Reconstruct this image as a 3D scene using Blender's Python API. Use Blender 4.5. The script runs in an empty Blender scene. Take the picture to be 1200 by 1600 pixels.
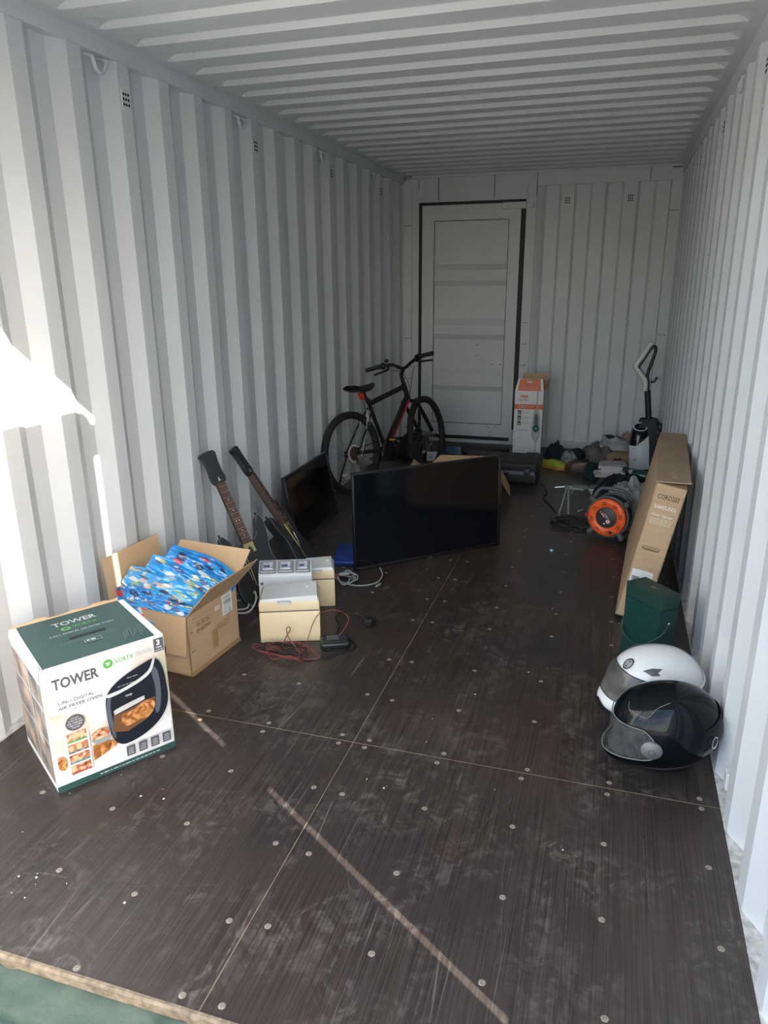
import bpy, bmesh, math, random
from math import sin, cos, pi, radians, sqrt, atan2
from mathutils import Vector, Matrix, noise

random.seed(7)
SC = bpy.context.scene
COL = SC.collection

# ------------------------------------------------------------------ camera, sky, sun, exposure
CAM_POS = Vector((1.92906, -1.01102, 1.52063))
YAW, PITCH, ROLL, FPX = 0.300884, 0.308083, -0.0084663, 1143.3
_r = Vector((cos(YAW), sin(YAW), 0))
_f = Vector((-sin(YAW) * cos(PITCH), cos(YAW) * cos(PITCH), -sin(PITCH)))
_u = _r.cross(_f)
_R = cos(ROLL) * _r + sin(ROLL) * _u
_U = -sin(ROLL) * _r + cos(ROLL) * _u
cam_d = bpy.data.cameras.new('camera')
cam_d.sensor_fit = 'HORIZONTAL'
cam_d.sensor_width = 36.0
cam_d.lens = FPX / 1200 * 36.0
cam_d.clip_start = 0.02
cam = bpy.data.objects.new('camera', cam_d)
COL.objects.link(cam)
cam.matrix_world = Matrix(((_R.x, _U.x, -_f.x, CAM_POS.x), (_R.y, _U.y, -_f.y, CAM_POS.y),
                           (_R.z, _U.z, -_f.z, CAM_POS.z), (0, 0, 0, 1)))
SC.camera = cam

SUN_ELEV = radians(24.8)
SUN_H = Vector((0.835, -0.55, 0)).normalized()          # horizontal direction towards the sun
world = bpy.data.worlds.new('sky')
SC.world = world
world.use_nodes = True
nt = world.node_tree
nt.nodes.clear()
sky = nt.nodes.new('ShaderNodeTexSky')
sky.sky_type = 'NISHITA'
sky.sun_disc = False
sky.sun_elevation = SUN_ELEV
sky.sun_rotation = atan2(SUN_H.x, SUN_H.y)
sky.air_density = 1.0
sky.dust_density = 2.5
sky.ozone_density = 1.0
bg = nt.nodes.new('ShaderNodeBackground')
bg.inputs['Strength'].default_value = 0.78
wo = nt.nodes.new('ShaderNodeOutputWorld')
# scattered white clouds over the whole sky
tc = nt.nodes.new('ShaderNodeTexCoord')
cn = nt.nodes.new('ShaderNodeTexNoise')
cn.inputs['Scale'].default_value = 3.0
cn.inputs['Detail'].default_value = 6
cr = nt.nodes.new('ShaderNodeValToRGB')
cr.color_ramp.elements[0].position = 0.45
cr.color_ramp.elements[1].position = 0.62
cm = nt.nodes.new('ShaderNodeMixRGB')
cm.inputs[2].default_value = (3.9, 3.9, 3.9, 1)
nt.links.new(tc.outputs['Generated'], cn.inputs['Vector'])
nt.links.new(cn.outputs['Fac'], cr.inputs['Fac'])
nt.links.new(cr.outputs['Color'], cm.inputs[0])
nt.links.new(sky.outputs['Color'], cm.inputs[1])
nt.links.new(cm.outputs['Color'], bg.inputs['Color'])
nt.links.new(bg.outputs['Background'], wo.inputs['Surface'])

sun_d = bpy.data.lights.new('sun', 'SUN')
sun_d.energy = 18.0
sun_d.angle = radians(0.32)
sun_d.color = (1.0, 0.94, 0.84)
sun = bpy.data.objects.new('sun', sun_d)
COL.objects.link(sun)
to_sun = Vector((SUN_H.x * cos(SUN_ELEV), SUN_H.y * cos(SUN_ELEV), sin(SUN_ELEV)))
sun.rotation_euler = to_sun.to_track_quat('Z', 'Y').to_euler()
sun.location = to_sun * 12

vs = SC.view_settings
vs.view_transform = 'Standard'
vs.look = 'None'
vs.gamma = 1.0
vs.use_curve_mapping = False
vs.exposure = 0.5
SC.cycles.max_bounces = 14
SC.cycles.diffuse_bounces = 8
SC.cycles.caustics_reflective = False
SC.cycles.caustics_refractive = False

# ------------------------------------------------------------------ materials
MATS = {}
def mat(name, col=(.5, .5, .5), rough=.5, metal=0.0, noise_amt=0.0, noise_scale=20.0, bump=0.0, bump_scale=60.0,
        col2=None, alpha=1.0, trans=0.0, spec=.5, coat=0.0, stretch=(1, 1, 1), emit=None):
    if name in MATS:
        return MATS[name]
    m = bpy.data.materials.new(name)
    m.use_nodes = True
    t = m.node_tree
    b = t.nodes['Principled BSDF']
    b.inputs['Base Color'].default_value = (*col, 1)
    b.inputs['Roughness'].default_value = rough
    b.inputs['Metallic'].default_value = metal
    b.inputs['Specular IOR Level'].default_value = spec
    if coat:
        b.inputs['Coat Weight'].default_value = coat
        b.inputs['Coat Roughness'].default_value = .04
    if trans:
        b.inputs['Transmission Weight'].default_value = trans
    if alpha < 1:
        b.inputs['Alpha'].default_value = alpha
    if emit:
        b.inputs['Emission Color'].default_value = (*emit[0], 1)
        b.inputs['Emission Strength'].default_value = emit[1]
    if noise_amt or bump:
        c = t.nodes.new('ShaderNodeTexCoord')
        mp = t.nodes.new('ShaderNodeMapping')
        mp.inputs['Scale'].default_value = stretch
        t.links.new(c.outputs['Object'], mp.inputs['Vector'])
    if noise_amt:
        n = t.nodes.new('ShaderNodeTexNoise')
        n.inputs['Scale'].default_value = noise_scale
        n.inputs['Detail'].default_value = 5
        t.links.new(mp.outputs['Vector'], n.inputs['Vector'])
        r = t.nodes.new('ShaderNodeValToRGB')
        r.color_ramp.elements[0].position = .3
        r.color_ramp.elements[1].position = .7
        c2 = col2 or tuple(max(0, v * (1 - noise_amt)) for v in col)
        r.color_ramp.elements[0].color = (*c2, 1)
        r.color_ramp.elements[1].color = (*col, 1)
        t.links.new(n.outputs['Fac'], r.inputs['Fac'])
        t.links.new(r.outputs['Color'], b.inputs['Base Color'])
    if bump:
        n2 = t.nodes.new('ShaderNodeTexNoise')
        n2.inputs['Scale'].default_value = bump_scale
        n2.inputs['Detail'].default_value = 4
        t.links.new(mp.outputs['Vector'], n2.inputs['Vector'])
        bp = t.nodes.new('ShaderNodeBump')
        bp.inputs['Strength'].default_value = bump
        bp.inputs['Distance'].default_value = .01
        t.links.new(n2.outputs['Fac'], bp.inputs['Height'])
        t.links.new(bp.outputs['Normal'], b.inputs['Normal'])
    MATS[name] = m
    return m

def ramp_mat(name, stops, scale=6.0, rough=.45, kind='noise', detail=3, stretch=(1, 1, 1), constant=False, coat=0.0, distort=0.0):
    """A printed or mottled surface: noise or voronoi run through a colour ramp."""
    if name in MATS:
        return MATS[name]
    m = bpy.data.materials.new(name)
    m.use_nodes = True
    t = m.node_tree
    b = t.nodes['Principled BSDF']
    b.inputs['Roughness'].default_value = rough
    if coat:
        b.inputs['Coat Weight'].default_value = coat
    c = t.nodes.new('ShaderNodeTexCoord')
    mp = t.nodes.new('ShaderNodeMapping')
    mp.inputs['Scale'].default_value = stretch
    t.links.new(c.outputs['Object'], mp.inputs['Vector'])
    if kind == 'voronoi':
        n = t.nodes.new('ShaderNodeTexVoronoi')
        n.inputs['Scale'].default_value = scale
        s = t.nodes.new('ShaderNodeSeparateColor')
        t.links.new(n.outputs['Color'], s.inputs['Color'])
        out = s.outputs['Red']
    else:
        n = t.nodes.new('ShaderNodeTexNoise')
        n.inputs['Scale'].default_value = scale
        n.inputs['Detail'].default_value = detail
        n.inputs['Distortion'].default_value = distort
        out = n.outputs['Fac']
    t.links.new(mp.outputs['Vector'], n.inputs['Vector'])
    r = t.nodes.new('ShaderNodeValToRGB')
    if constant:
        r.color_ramp.interpolation = 'CONSTANT'
    el = r.color_ramp.elements
    el[0].position, el[0].color = stops[0][0], (*stops[0][1], 1)
    el[1].position, el[1].color = stops[-1][0], (*stops[-1][1], 1)
    for pz, cc in stops[1:-1]:
        e = el.new(pz)
        e.color = (*cc, 1)
    t.links.new(out, r.inputs['Fac'])
    t.links.new(r.outputs['Color'], b.inputs['Base Color'])
    MATS[name] = m
    return m

# ------------------------------------------------------------------ mesh helpers
class MB:
    """Collects geometry for ONE mesh object; several materials allowed."""
    def __init__(s):
        s.V, s.F, s.M, s.S = [], [], [], []
    def add(s, V, F, m=0, smooth=False, mtx=None):
        o = len(s.V)
        for v in V:
            v = Vector(v)
            s.V.append(mtx @ v if mtx is not None else v)
        for f in F:
            s.F.append(tuple(i + o for i in f))
            s.M.append(m)
            s.S.append(smooth)
        return s
    def bx(s, x0, x1, y0, y1, z0, z1, m=0, mtx=None):
        V = [(x0, y0, z0), (x1, y0, z0), (x1, y1, z0), (x0, y1, z0), (x0, y0, z1), (x1, y0, z1), (x1, y1, z1), (x0, y1, z1)]
        return s.add(V, [(0, 3, 2, 1), (4, 5, 6, 7), (0, 1, 5, 4), (1, 2, 6, 5), (2, 3, 7, 6), (3, 0, 4, 7)], m, False, mtx)
    def rb(s, x0, x1, y0, y1, z0, z1, r=.01, seg=2, m=0, mtx=None):
        """rounded box"""
        b = bmesh.new()
        bmesh.ops.create_cube(b, size=1)
        for v in b.verts:
            v.co = Vector(((x0 + x1) / 2 + v.co.x * (x1 - x0), (y0 + y1) / 2 + v.co.y * (y1 - y0), (z0 + z1) / 2 + v.co.z * (z1 - z0)))
        bmesh.ops.bevel(b, geom=list(b.edges), offset=r, segments=seg, profile=.5, affect='EDGES')
        b.verts.index_update()
        s.add([v.co.copy() for v in b.verts], [[v.index for v in f.verts] for f in b.faces], m, seg > 1, mtx)
        b.free()
        return s
    def cyl(s, p0, p1, r0, r1=None, n=12, m=0, caps=True, smooth=True):
        p0, p1 = Vector(p0), Vector(p1)
        r1 = r0 if r1 is None else r1
        q = (p1 - p0).to_track_quat('Z', 'Y')
        V = []
        for pp, r in ((p0, r0), (p1, r1)):
            for i in range(n):
                a = 2 * pi * i / n
                V.append(pp + q @ Vector((cos(a) * r, sin(a) * r, 0)))
        s.add(V, [(i, (i + 1) % n, n + (i + 1) % n, n + i) for i in range(n)], m, smooth)
        if caps:
            s.add(V[:n], [tuple(range(n - 1, -1, -1))], m)
            s.add(V[n:], [tuple(range(n))], m)
        return s
    def tube(s, pts, r, n=8, m=0, closed=False, caps=True, flat=1.0):
        pts = [Vector(p) for p in pts]
        N = len(pts)
        rr = r if isinstance(r, (list, tuple)) else [r] * N
        V = []
        t0 = (pts[1] - pts[0]).normalized()
        ref = Vector((0, 0, 1)) if abs(t0.z) < .9 else Vector((1, 0, 0))
        u = t0.cross(ref).normalized()
        for i in range(N):
            a = pts[(i - 1) % N] if (closed or i > 0) else pts[0]
            b = pts[(i + 1) % N] if (closed or i < N - 1) else pts[-1]
            t = (b - a)
            t = t.normalized() if t.length > 1e-9 else t0
            u = u - t * u.dot(t)
            u = u.normalized() if u.length > 1e-6 else t.orthogonal().normalized()
            w = t.cross(u)
            for k in range(n):
                an = 2 * pi * k / n
                V.append(pts[i] + (u * cos(an) + w * sin(an) * flat) * rr[i])
        F = []
        for i in range(N if closed else N - 1):
            j = (i + 1) % N
            for k in range(n):
                l = (k + 1) % n
                F.append((i * n + k, i * n + l, j * n + l, j * n + k))
        s.add(V, F, m, True)
        if caps and not closed:
            s.add(V[:n], [tuple(range(n - 1, -1, -1))], m)
            s.add(V[-n:], [tuple(range(n))], m)
        return s
    def lathe(s, prof, n=24, mtx=None, m=0, smooth=True, caps=False):
        """prof = [(r, z)] around Z"""
        V = [(r * cos(2 * pi * i / n), r * sin(2 * pi * i / n), z) for r, z in prof for i in range(n)]
        F = [(a * n + i, a * n + (i + 1) % n, (a + 1) * n + (i + 1) % n, (a + 1) * n + i) for a in range(len(prof) - 1) for i in range(n)]
        if caps:
            F.append(tuple(range(n - 1, -1, -1)))
            k = (len(prof) - 1) * n
            F.append(tuple(range(k, k + n)))
        return s.add(V, F, m, smooth, mtx)
    def prism(s, poly, z0, z1, m=0, mtx=None, smooth=False):
        """poly = [(x, y)] counter-clockwise, extruded from z0 to z1"""
        n = len(poly)
        V = [(x, y, z0) for x, y in poly] + [(x, y, z1) for x, y in poly]
        F = [tuple(range(n - 1, -1, -1)), tuple(range(n, 2 * n))]
        s.add(V, F, m, False, mtx)
        s.add(V, [(i, (i + 1) % n, n + (i + 1) % n, n + i) for i in range(n)], m, smooth, mtx)
        return s
    def ell(s, c, rad, m=0, nu=20, nv=12, mtx=None):
        V, F = [], []
        for j in range(nv + 1):
            ph = -pi / 2 + pi * j / nv
            for i in range(nu):
                a = 2 * pi * i / nu
                V.append((c[0] + rad[0] * cos(ph) * cos(a), c[1] + rad[1] * cos(ph) * sin(a), c[2] + rad[2] * sin(ph)))
        for j in range(nv):
            for i in range(nu):
                k = (i + 1) % nu
                F.append((j * nu + i, j * nu + k, (j + 1) * nu + k, (j + 1) * nu + i))
        return s.add(V, F, m, True, mtx)
    def grid(s, fn, nu, nv, m=0, smooth=True, wrap=False):
        V = [fn(i / nu, j / nv) for j in range(nv + 1) for i in range(nu + 1)]
        F = [(j * (nu + 1) + i, j * (nu + 1) + i + 1, (j + 1) * (nu + 1) + i + 1, (j + 1) * (nu + 1) + i) for j in range(nv) for i in range(nu)]
        return s.add(V, F, m, smooth)
    def mesh(s, name, mats):
        me = bpy.data.meshes.new(name)
        me.from_pydata([tuple(v) for v in s.V], [], s.F)
        for mm in (mats if isinstance(mats, (list, tuple)) else [mats]):
            me.materials.append(mm)
        me.polygons.foreach_set('material_index', s.M)
        me.polygons.foreach_set('use_smooth', s.S)
        me.update()
        return me
    def build(s, name, mats, parent=None, loc=None, mtx=None, weld=False):
        me = s.mesh(name, mats)
        if weld:
            b = bmesh.new()
            b.from_mesh(me)
            bmesh.ops.remove_doubles(b, verts=b.verts, dist=1e-5)
            b.to_mesh(me)
            b.free()
        o = bpy.data.objects.new(name, me)
        COL.objects.link(o)
        if parent is not None:
            o.parent = parent
        if loc is not None:
            o.location = loc
        if mtx is not None:
            o.matrix_local = mtx
        return o

def tag(o, label=None, cat=None, group=None, kind=None):
    if label: o['label'] = label
    if cat: o['category'] = cat
    if group: o['group'] = group
    if kind: o['kind'] = kind
    return o
def struct(o):
    o['kind'] = 'structure'
    return o
def thing(name, label, cat, loc=(0, 0, 0), rz=0.0, group=None, mtx=None):
    o = bpy.data.objects.new(name, None)
    o.empty_display_size = .05
    COL.objects.link(o)
    if mtx is not None:
        o.matrix_world = mtx
    else:
        o.location = loc
        o.rotation_euler = (0, 0, rz)
    return tag(o, label, cat, group)
def frame(o, x, y, z):
    x, y, z, o = Vector(x), Vector(y), Vector(z), Vector(o)
    return Matrix(((x.x, y.x, z.x, o.x), (x.y, y.y, z.y, o.y), (x.z, y.z, z.z, o.z), (0, 0, 0, 1)))
def spline(P, k=8, closed=False):
    P = [Vector(p) for p in P]
    n = len(P)
    out = []
    for i in range(n if closed else n - 1):
        if closed:
            a, b, c, d = P[(i - 1) % n], P[i], P[(i + 1) % n], P[(i + 2) % n]
        else:
            a, b, c, d = P[max(i - 1, 0)], P[i], P[i + 1], P[min(i + 2, n - 1)]
        for j in range(k):
            t = j / k
            out.append(.5 * ((2 * b) + (c - a) * t + (2 * a - 5 * b + 4 * c - d) * t * t + (3 * b - a - 3 * c + d) * t ** 3))
    if not closed:
        out.append(P[-1])
    return out
def sp2(P, k=6, closed=True):
    return [(v.x, v.y) for v in spline([(x, y, 0) for x, y in P], k, closed)]

_font_cache = {}
def text_geo(txt, bold=0.0):
    key = (txt, bold)
    if key in _font_cache:
        return _font_cache[key]
    cu = bpy.data.curves.new('lettering_curve', 'FONT')
    cu.body = txt
    cu.size = 1.0
    cu.offset = bold
    cu.resolution_u = 2
    o = bpy.data.objects.new('lettering_curve', cu)
    COL.objects.link(o)
    dg = bpy.context.evaluated_depsgraph_get()
    me = o.evaluated_get(dg).to_mesh()
    V = [v.co.copy() for v in me.vertices]
    F = [tuple(f.vertices) for f in me.polygons]
    o.evaluated_get(dg).to_mesh_clear()
    bpy.data.objects.remove(o)
    bpy.data.curves.remove(cu)
    xs = [v.x for v in V]
    ys = [v.y for v in V]
    x0, x1, y0, y1 = min(xs), max(xs), min(ys), max(ys)
    r = ([((v.x - x0) / (x1 - x0), (v.y - y0) / (y1 - y0)) for v in V], F, (x1 - x0) / (y1 - y0))
    _font_cache[key] = r
    return r

class Print:
    """Flat ink on a face: layers of polygons and lettering in the face's own (u right, v up) plane, as one mesh."""
    STEP = .0003
    def __init__(s):
        s.mb, s.mats, s.z = MB(), [], .0004
    def _m(s, m):
        if m not in s.mats:
            s.mats.append(m)
        return s.mats.index(m)
    def poly(s, pts, m):
        s.z += s.STEP
        s.mb.add([(u, v, s.z) for u, v in pts], [tuple(range(len(pts)))], s._m(m))
    def rect(s, u0, v0, u1, v1, m):
        s.poly([(u0, v0), (u1, v0), (u1, v1), (u0, v1)], m)
    def disc(s, u, v, ru, rv, m, n=24):
        s.poly([(u + ru * cos(2 * pi * i / n), v + rv * sin(2 * pi * i / n)) for i in range(n)], m)
    def ring(s, u, v, r0, r1, m, n=28, sq=1.0):
        s.z += s.STEP
        V = [(u + r * cos(2 * pi * i / n), v + r * sq * sin(2 * pi * i / n), s.z) for r in (r0, r1) for i in range(n)]
        s.mb.add(V, [(i, (i + 1) % n, n + (i + 1) % n, n + i) for i in range(n)][::1], s._m(m))
    def text(s, txt, u0, v0, u1, v1, m, bold=0.0, rot=0.0):
        s.z += s.STEP
        V, F, _ = text_geo(txt, bold)
        cu, cv = (u0 + u1) / 2, (v0 + v1) / 2
        P = []
        for a, b in V:
            x, y = (a - .5) * (u1 - u0), (b - .5) * (v1 - v0)
            P.append((cu + x * cos(rot) - y * sin(rot), cv + x * sin(rot) + y * cos(rot), s.z))
        s.mb.add(P, F, s._m(m))
    def lines(s, u0, v0, u1, n, gap, m, h=.0015, seed=1):
        rnd = random.Random(seed)
        for i in range(n):
            v = v0 - i * gap
            u = u0
            while u < u1 - .004:
                w = rnd.uniform(.006, .018)
                s.z -= s.STEP
                s.rect(u, v, min(u + w, u1), v + h, m)
                u += w + .003
    def build(s, name, parent, mtx):
        return s.mb.build(name, s.mats, parent, mtx=mtx)

def face(o, u, v):
    """matrix for a Print on a face: origin, u direction, v direction"""
    u, v = Vector(u).normalized(), Vector(v).normalized()
    return frame(o, u, v, u.cross(v))

# ------------------------------------------------------------------ the container
W, H, L = 2.35, 2.39, 5.92
PITCH_W, VENT0 = 0.2825, 1.80            # wall corrugation; an inner flat is centred on VENT0
PAINT = mat('white_container_paint', (.67, .695, .715), .42, noise_amt=.06, noise_scale=2.2, bump=.06, bump_scale=9)
PAINT_D = mat('white_paint_worn_sill', (.72, .70, .65), .6, noise_amt=.55, noise_scale=38, bump=.4, bump_scale=80)
GREEN_P = mat('green_outer_paint', (.045, .085, .065), .6, noise_amt=.5, noise_scale=9, col2=(.135, .165, .125), bump=.2)
BLACK_R = mat('black_rubber', (.008, .010, .012), .6)
HOLE = mat('dark_hole', (.004, .004, .004), .9)
STEEL_RUST = mat('rusty_steel_lip', (.36, .27, .18), .7, noise_amt=.6, noise_scale=40, bump=.5, bump_scale=50)

def corr_profile(y0, y1, c, pitch, flat_in, slope, depth):
    """points (y, x): x=0 on inner flats, -depth on outer flats; an inner flat is centred on c"""
    flat_out = pitch - flat_in - 2 * slope
    P = []
    k = math.floor((y0 - c) / pitch) - 1
    while True:
        b = c + k * pitch - flat_in / 2
        for yy, xx in ((b, 0), (b + flat_in, 0), (b + flat_in + slope, -depth), (b + flat_in + slope + flat_out, -depth)):
            P.append((yy, xx))
        k += 1
        if b > y1:
            break
    Q = [(y0, -depth)] + [q for q in P if y0 + .01 < q[0] < y1 - .01] + [(y1, -depth)]
    return Q

def side_wall(name, sgn, x0):
    prof = corr_profile(-.06, L + .03, VENT0, PITCH_W, .074, .066, .036)
    V, F = [], []
    for y, x in prof:
        for z in (-.03, 2.36):
            V.append((x0 + sgn * x, y, z))
    for i in range(len(prof) - 1):
        a = 2 * i
        F.append((a, a + 2, a + 3, a + 1) if sgn > 0 else (a, a + 1, a + 3, a + 2))
    return struct(MB().add(V, F).build(name, PAINT))
wall_l = side_wall('wall_left', 1, 0.0)
wall_r = side_wall('wall_right', -1, W)

# top side rails, with the small welded fillets over each outer flat
def rail(name, x0, sgn):
    m = MB()
    a, b = sorted((x0 + sgn * .006, x0 - sgn * .06))
    m.bx(a, b, -.06, L + .03, 2.33, 2.46)
    return struct(m.build(name, PAINT))
rail('trim_1', 0, 1)
rail('trim_2', W, -1)
# bottom side rails seen in the hollows beside the boards
for nm, a, b in (('trim_3', -.05, .004), ('trim_4', W - .004, W + .05)):
    m = MB()
    m.bx(a, b, -.06, L + .03, -.16, .004)
    rnd = random.Random(3)
    for k in range(40):                                     # lumps of old sealant
        y = rnd.uniform(0, L)
        w = rnd.uniform(.01, .04)
        x = (a + b) / 2 + rnd.uniform(-.012, .012)
        m.ell((x, y, .004), (.007, w, .004), nu=8, nv=4)
    struct(m.build(nm, PAINT_D))

def vent_part(parent, mtx):
    o = MB().rb(-.026, .026, -.036, .036, -.002, .003, .002, 1).build('vent_cover', PAINT, parent, mtx=mtx)
    h = MB()
    for i in range(3):
        for j in range(3):
            h.cyl(((i - 1) * .0155, (j - 1) * .0185, .0025), ((i - 1) * .0155, (j - 1) * .0185, .0036), .0058, n=10)
    h.build('vent_holes', HOLE, o)
    MB().cyl((-.018, .062, -.001), (-.018, .062, .003), .005, n=8).cyl((.018, .062, -.001), (.018, .062, .003), .005, n=8) \
        .cyl((.008, -.125, -.001), (.008, -.125, .003), .005, n=8).build('rivet', PAINT, o)
def ring_part(parent, mtx):
    pts = [(.038 * cos(a), .046 * sin(a), .036 + .004 * sin(a)) for a in [pi * (1.02 + .96 * k / 14) for k in range(15)]]
    m = MB().tube([(-.038, .012, -.004)] + pts + [(.038, .012, -.004)], .0085, 8)
    m.build('lashing_ring', PAINT, parent, mtx=mtx)
for k in range(4):
    y = VENT0 + k * 4 * PITCH_W
    vent_part(wall_l, frame((0.0, y, 2.205), (0, 1, 0), (0, 0, 1), (1, 0, 0)))
    ring_part(wall_l, frame((-.034, y - PITCH_W / 2, 2.315), (0, 1, 0), (0, 0, 1), (1, 0, 0)))
    vent_part(wall_r, frame((W, y + 1 * PITCH_W, 2.205), (0, -1, 0), (0, 0, 1), (-1, 0, 0)))
    ring_part(wall_r, frame((W + .034, y - PITCH_W / 2, 2.315), (0, -1, 0), (0, 0, 1), (-1, 0, 0)))
# a weld bracket low on the right wall
MB().rb(-.02, .02, -.03, .03, 0, .02, .004, 1).build('bracket', PAINT, wall_r, mtx=frame((W + .03, VENT0 - 2.5 * PITCH_W, .055), (0, -1, 0), (0, 0, 1), (-1, 0, 0)))

# roof sheet pressed with cross ribs whose ends fade out before the rails
def roof():
    ys = []
    y = -.06
    pit = .2175
    k0 = 2.05 - 12 * pit
    seq = [(-.06, 0)]
    k = 0
    while True:
        c = k0 + k * pit            # the slope that faces the doors ends here
        for yy, hh in ((c - .118, 0), (c - .104, 1), (c - .014, 1), (c, 0)):
            if -.05 < yy < L:
                seq.append((yy, hh))
        k += 1
        if c > L + pit:
            break
    seq.append((L + .03, 0))
    xs = [(-.02, 0), (.055, 0), (.075, .55), (.10, 1), (W - .10, 1), (W - .075, .55), (W - .055, 0), (W + .02, 0)]
    V = [(x, y, H + .022 * a * h) for y, h in seq for x, a in xs]
    n = len(xs)
    F = [(j * n + i, (j + 1) * n + i, (j + 1) * n + i + 1, j * n + i + 1) for j in range(len(seq) - 1) for i in range(n - 1)]
    return struct(MB().add(V, F).build('ceiling', PAINT))
roof()
struct(MB().bx(-.09, W + .09, -.10, 0, 2.28, 2.52).build('trim_5', PAINT))                  # door header
struct(MB().bx(-.09, 0.0, -.165, 0, -.16, 2.52).build('trim_6', PAINT))                     # front corner posts
struct(MB().bx(W + .012, W + .09, -.165, 0, -.16, 2.52).build('trim_7', PAINT))

# end wall: posts, header, corrugated half, framing round the small door
we = MB()
we.bx(-.08, W + .08, L + .025, L + .06, -.1, 2.5)
we.bx(-.04, .075, L - .03, L + .05, -.03, 2.36)           # left corner post
we.bx(.075, .14, L - .004, L + .05, -.03, 2.40)
we.bx(1.10, 1.185, L - .010, L + .05, -.03, 2.40)
we.bx(.14, 1.10, L - .004, L + .05, 2.185, 2.40)
we.bx(2.27, W + .04, L - .03, L + .05, -.03, 2.36)        # right corner post
we.bx(1.185, 2.27, L - .02, L + .05, 2.275, 2.40)         # header over the corrugated half
we.bx(.075, W, L - .028, L + .05, 2.375, 2.42)
we.bx(-.005, .14, L - .034, L + .05, 2.275, 2.36)
we.bx(2.235, W + .005, L - .034, L + .05, 2.28, 2.36)
we.bx(.14, 1.10, L - .012, L + .05, -.03, .028)
we.bx(1.185, 2.27, L - .03, L + .05, -.03, .06)
prof = corr_profile(1.185, 2.28, 1.445, .2555, .105, .026, .030)
V, F = [], []
for xx, d in prof:
    for z in (-.03, 2.30):
        V.append((xx, L - d, z))
for i in range(len(prof) - 1):
    a = 2 * i
    F.append((a, a + 2, a + 3, a + 1))
we.add(V, F)
wall_b = struct(we.build('wall_back', PAINT))
for x in (1.445, 1.445 + 2 * .2555):
    vent_part(wall_b, frame((x, L, 2.15), (1, 0, 0), (0, 0, 1), (0, -1, 0)))
for x, z0, z1 in ((.32, 2.19, 2.375), (.82, 2.19, 2.375), (1.185, 2.19, 2.375), (2.10, 2.275, 2.375)):
    MB().bx(x - .003, x + .003, L - .0305, L - .02, z0, z1).build('weld_seam', mat('grey_seam', (.22, .23, .23), .6), wall_b)
for z in (1.98, .98, .60, .12):
    MB().bx(.002, .072, L - .033, L - .029, z, z + .006).build('weld_seam', mat('grey_seam'), wall_b)
    MB().bx(W - .075, W - .004, L - .033, L - .029, z + .06, z + .066).build('weld_seam', mat('grey_seam'), wall_b)
for z in (1.13, .94, .75):
    MB().bx(1.115, 1.165, L - .013, L - .009, z, z + .006).build('weld_seam', mat('grey_seam'), wall_b)
for x in (.42, .62, .88, 1.0):
    MB().bx(x - .002, x + .002, L - .014, L - .011, -.005, .028).build('weld_seam', mat('grey_seam'), wall_b)

# the personnel door in the end wall
d1 = bpy.data.objects.new('door_1', None)
COL.objects.link(d1)
d1.location = (0, L, 0)
struct(d1)
g = MB()
x0, x1, z0, z1 = .158, 1.082, .05, 2.165
g.bx(x0 - .016, x0 + .012, -.022, .02, z0 - .012, z1 + .012)
g.bx(x1 - .024, x1 + .016, -.022, .02, z0 + .10, z1 + .012)
g.bx(x0, x1, -.022, .02, z1 - .018, z1 + .016)
g.bx(x0, x1 - .05, -.022, .02, z0 - .014, z0 + .018)
g.build('door_seal', BLACK_R, d1)
lf = MB()
lf.bx(x0 + .012, .285, -.016, .02, z0 + .014, z1 - .014)
lf.bx(.955, x1 - .02, -.016, .02, z0 + .014, z1 - .014)
lf.bx(.285, .955, -.016, .02, 2.015, z1 - .014)
lf.bx(.285, .955, -.016, .02, z0 + .014, .19)
lf.build('door_leaf', PAINT, d1)
zs = [(.19, 0), (.50, 0), (.545, 1), (.655, 1), (.70, 0), (.975, 0), (1.025, 1), (1.105, 1), (1.16, 0), (1.455, 0), (1.50, 1), (1.595, 1), (1.645, 0), (2.015, 0)]
V, F = [], []
for z, a in zs:
    for x in (.285, .955):
        V.append((x, .012 - .022 * a, z))
for i in range(len(zs) - 1):
    k = 2 * i
    F.append((k, k + 1, k + 3, k + 2))
MB().add(V, F).build('door_panel', PAINT, d1)
JN = mat('painted_groove_shade', (.13, .135, .135), .7)  # dark strips paint the shade in the grooves round the recessed panel
for a in ((.281, .287, .19, 2.015), (.953, .959, .19, 2.015), (.285, .955, 2.012, 2.018), (.285, .955, .187, .193)):
    MB().bx(a[0], a[1], -.0172, -.012, a[2], a[3]).build('groove_shade_strip', JN, d1)
lt = MB()
lt.rb(.90, 1.105, -.05, -.018, 2.095, 2.150, .004, 1)
lt.rb(1.105, 1.165, -.04, -.005, 2.100, 2.145, .004, 1)
lt.build('latch_bar', PAINT, d1)
MB().cyl((1.105, -.026, 2.14), (1.105, -.026, 2.29), .008, n=8).build('lock_rod', PAINT, d1)
MB().bx(.14, 1.13, -.03, -.004, 2.172, 2.184).build('drip_rail', PAINT, d1)
MB().bx(.14, 1.10, -.03, -.004, .02, .034).build('threshold', PAINT, d1)
for (x, z) in ((.88, 2.03), (.95, 2.035), (.885, 2.115), (.70, .93), (.70, .83), (.845, .755), (.925, .755), (.835, .165), (.905, .165), (.855, .115), (.855, .08)):
    MB().cyl((x, -.02, z), (x, .012, z), .007, n=8).build('bolt', mat('zinc_bolt', (.35, .36, .36), .4, .6), d1)

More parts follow.
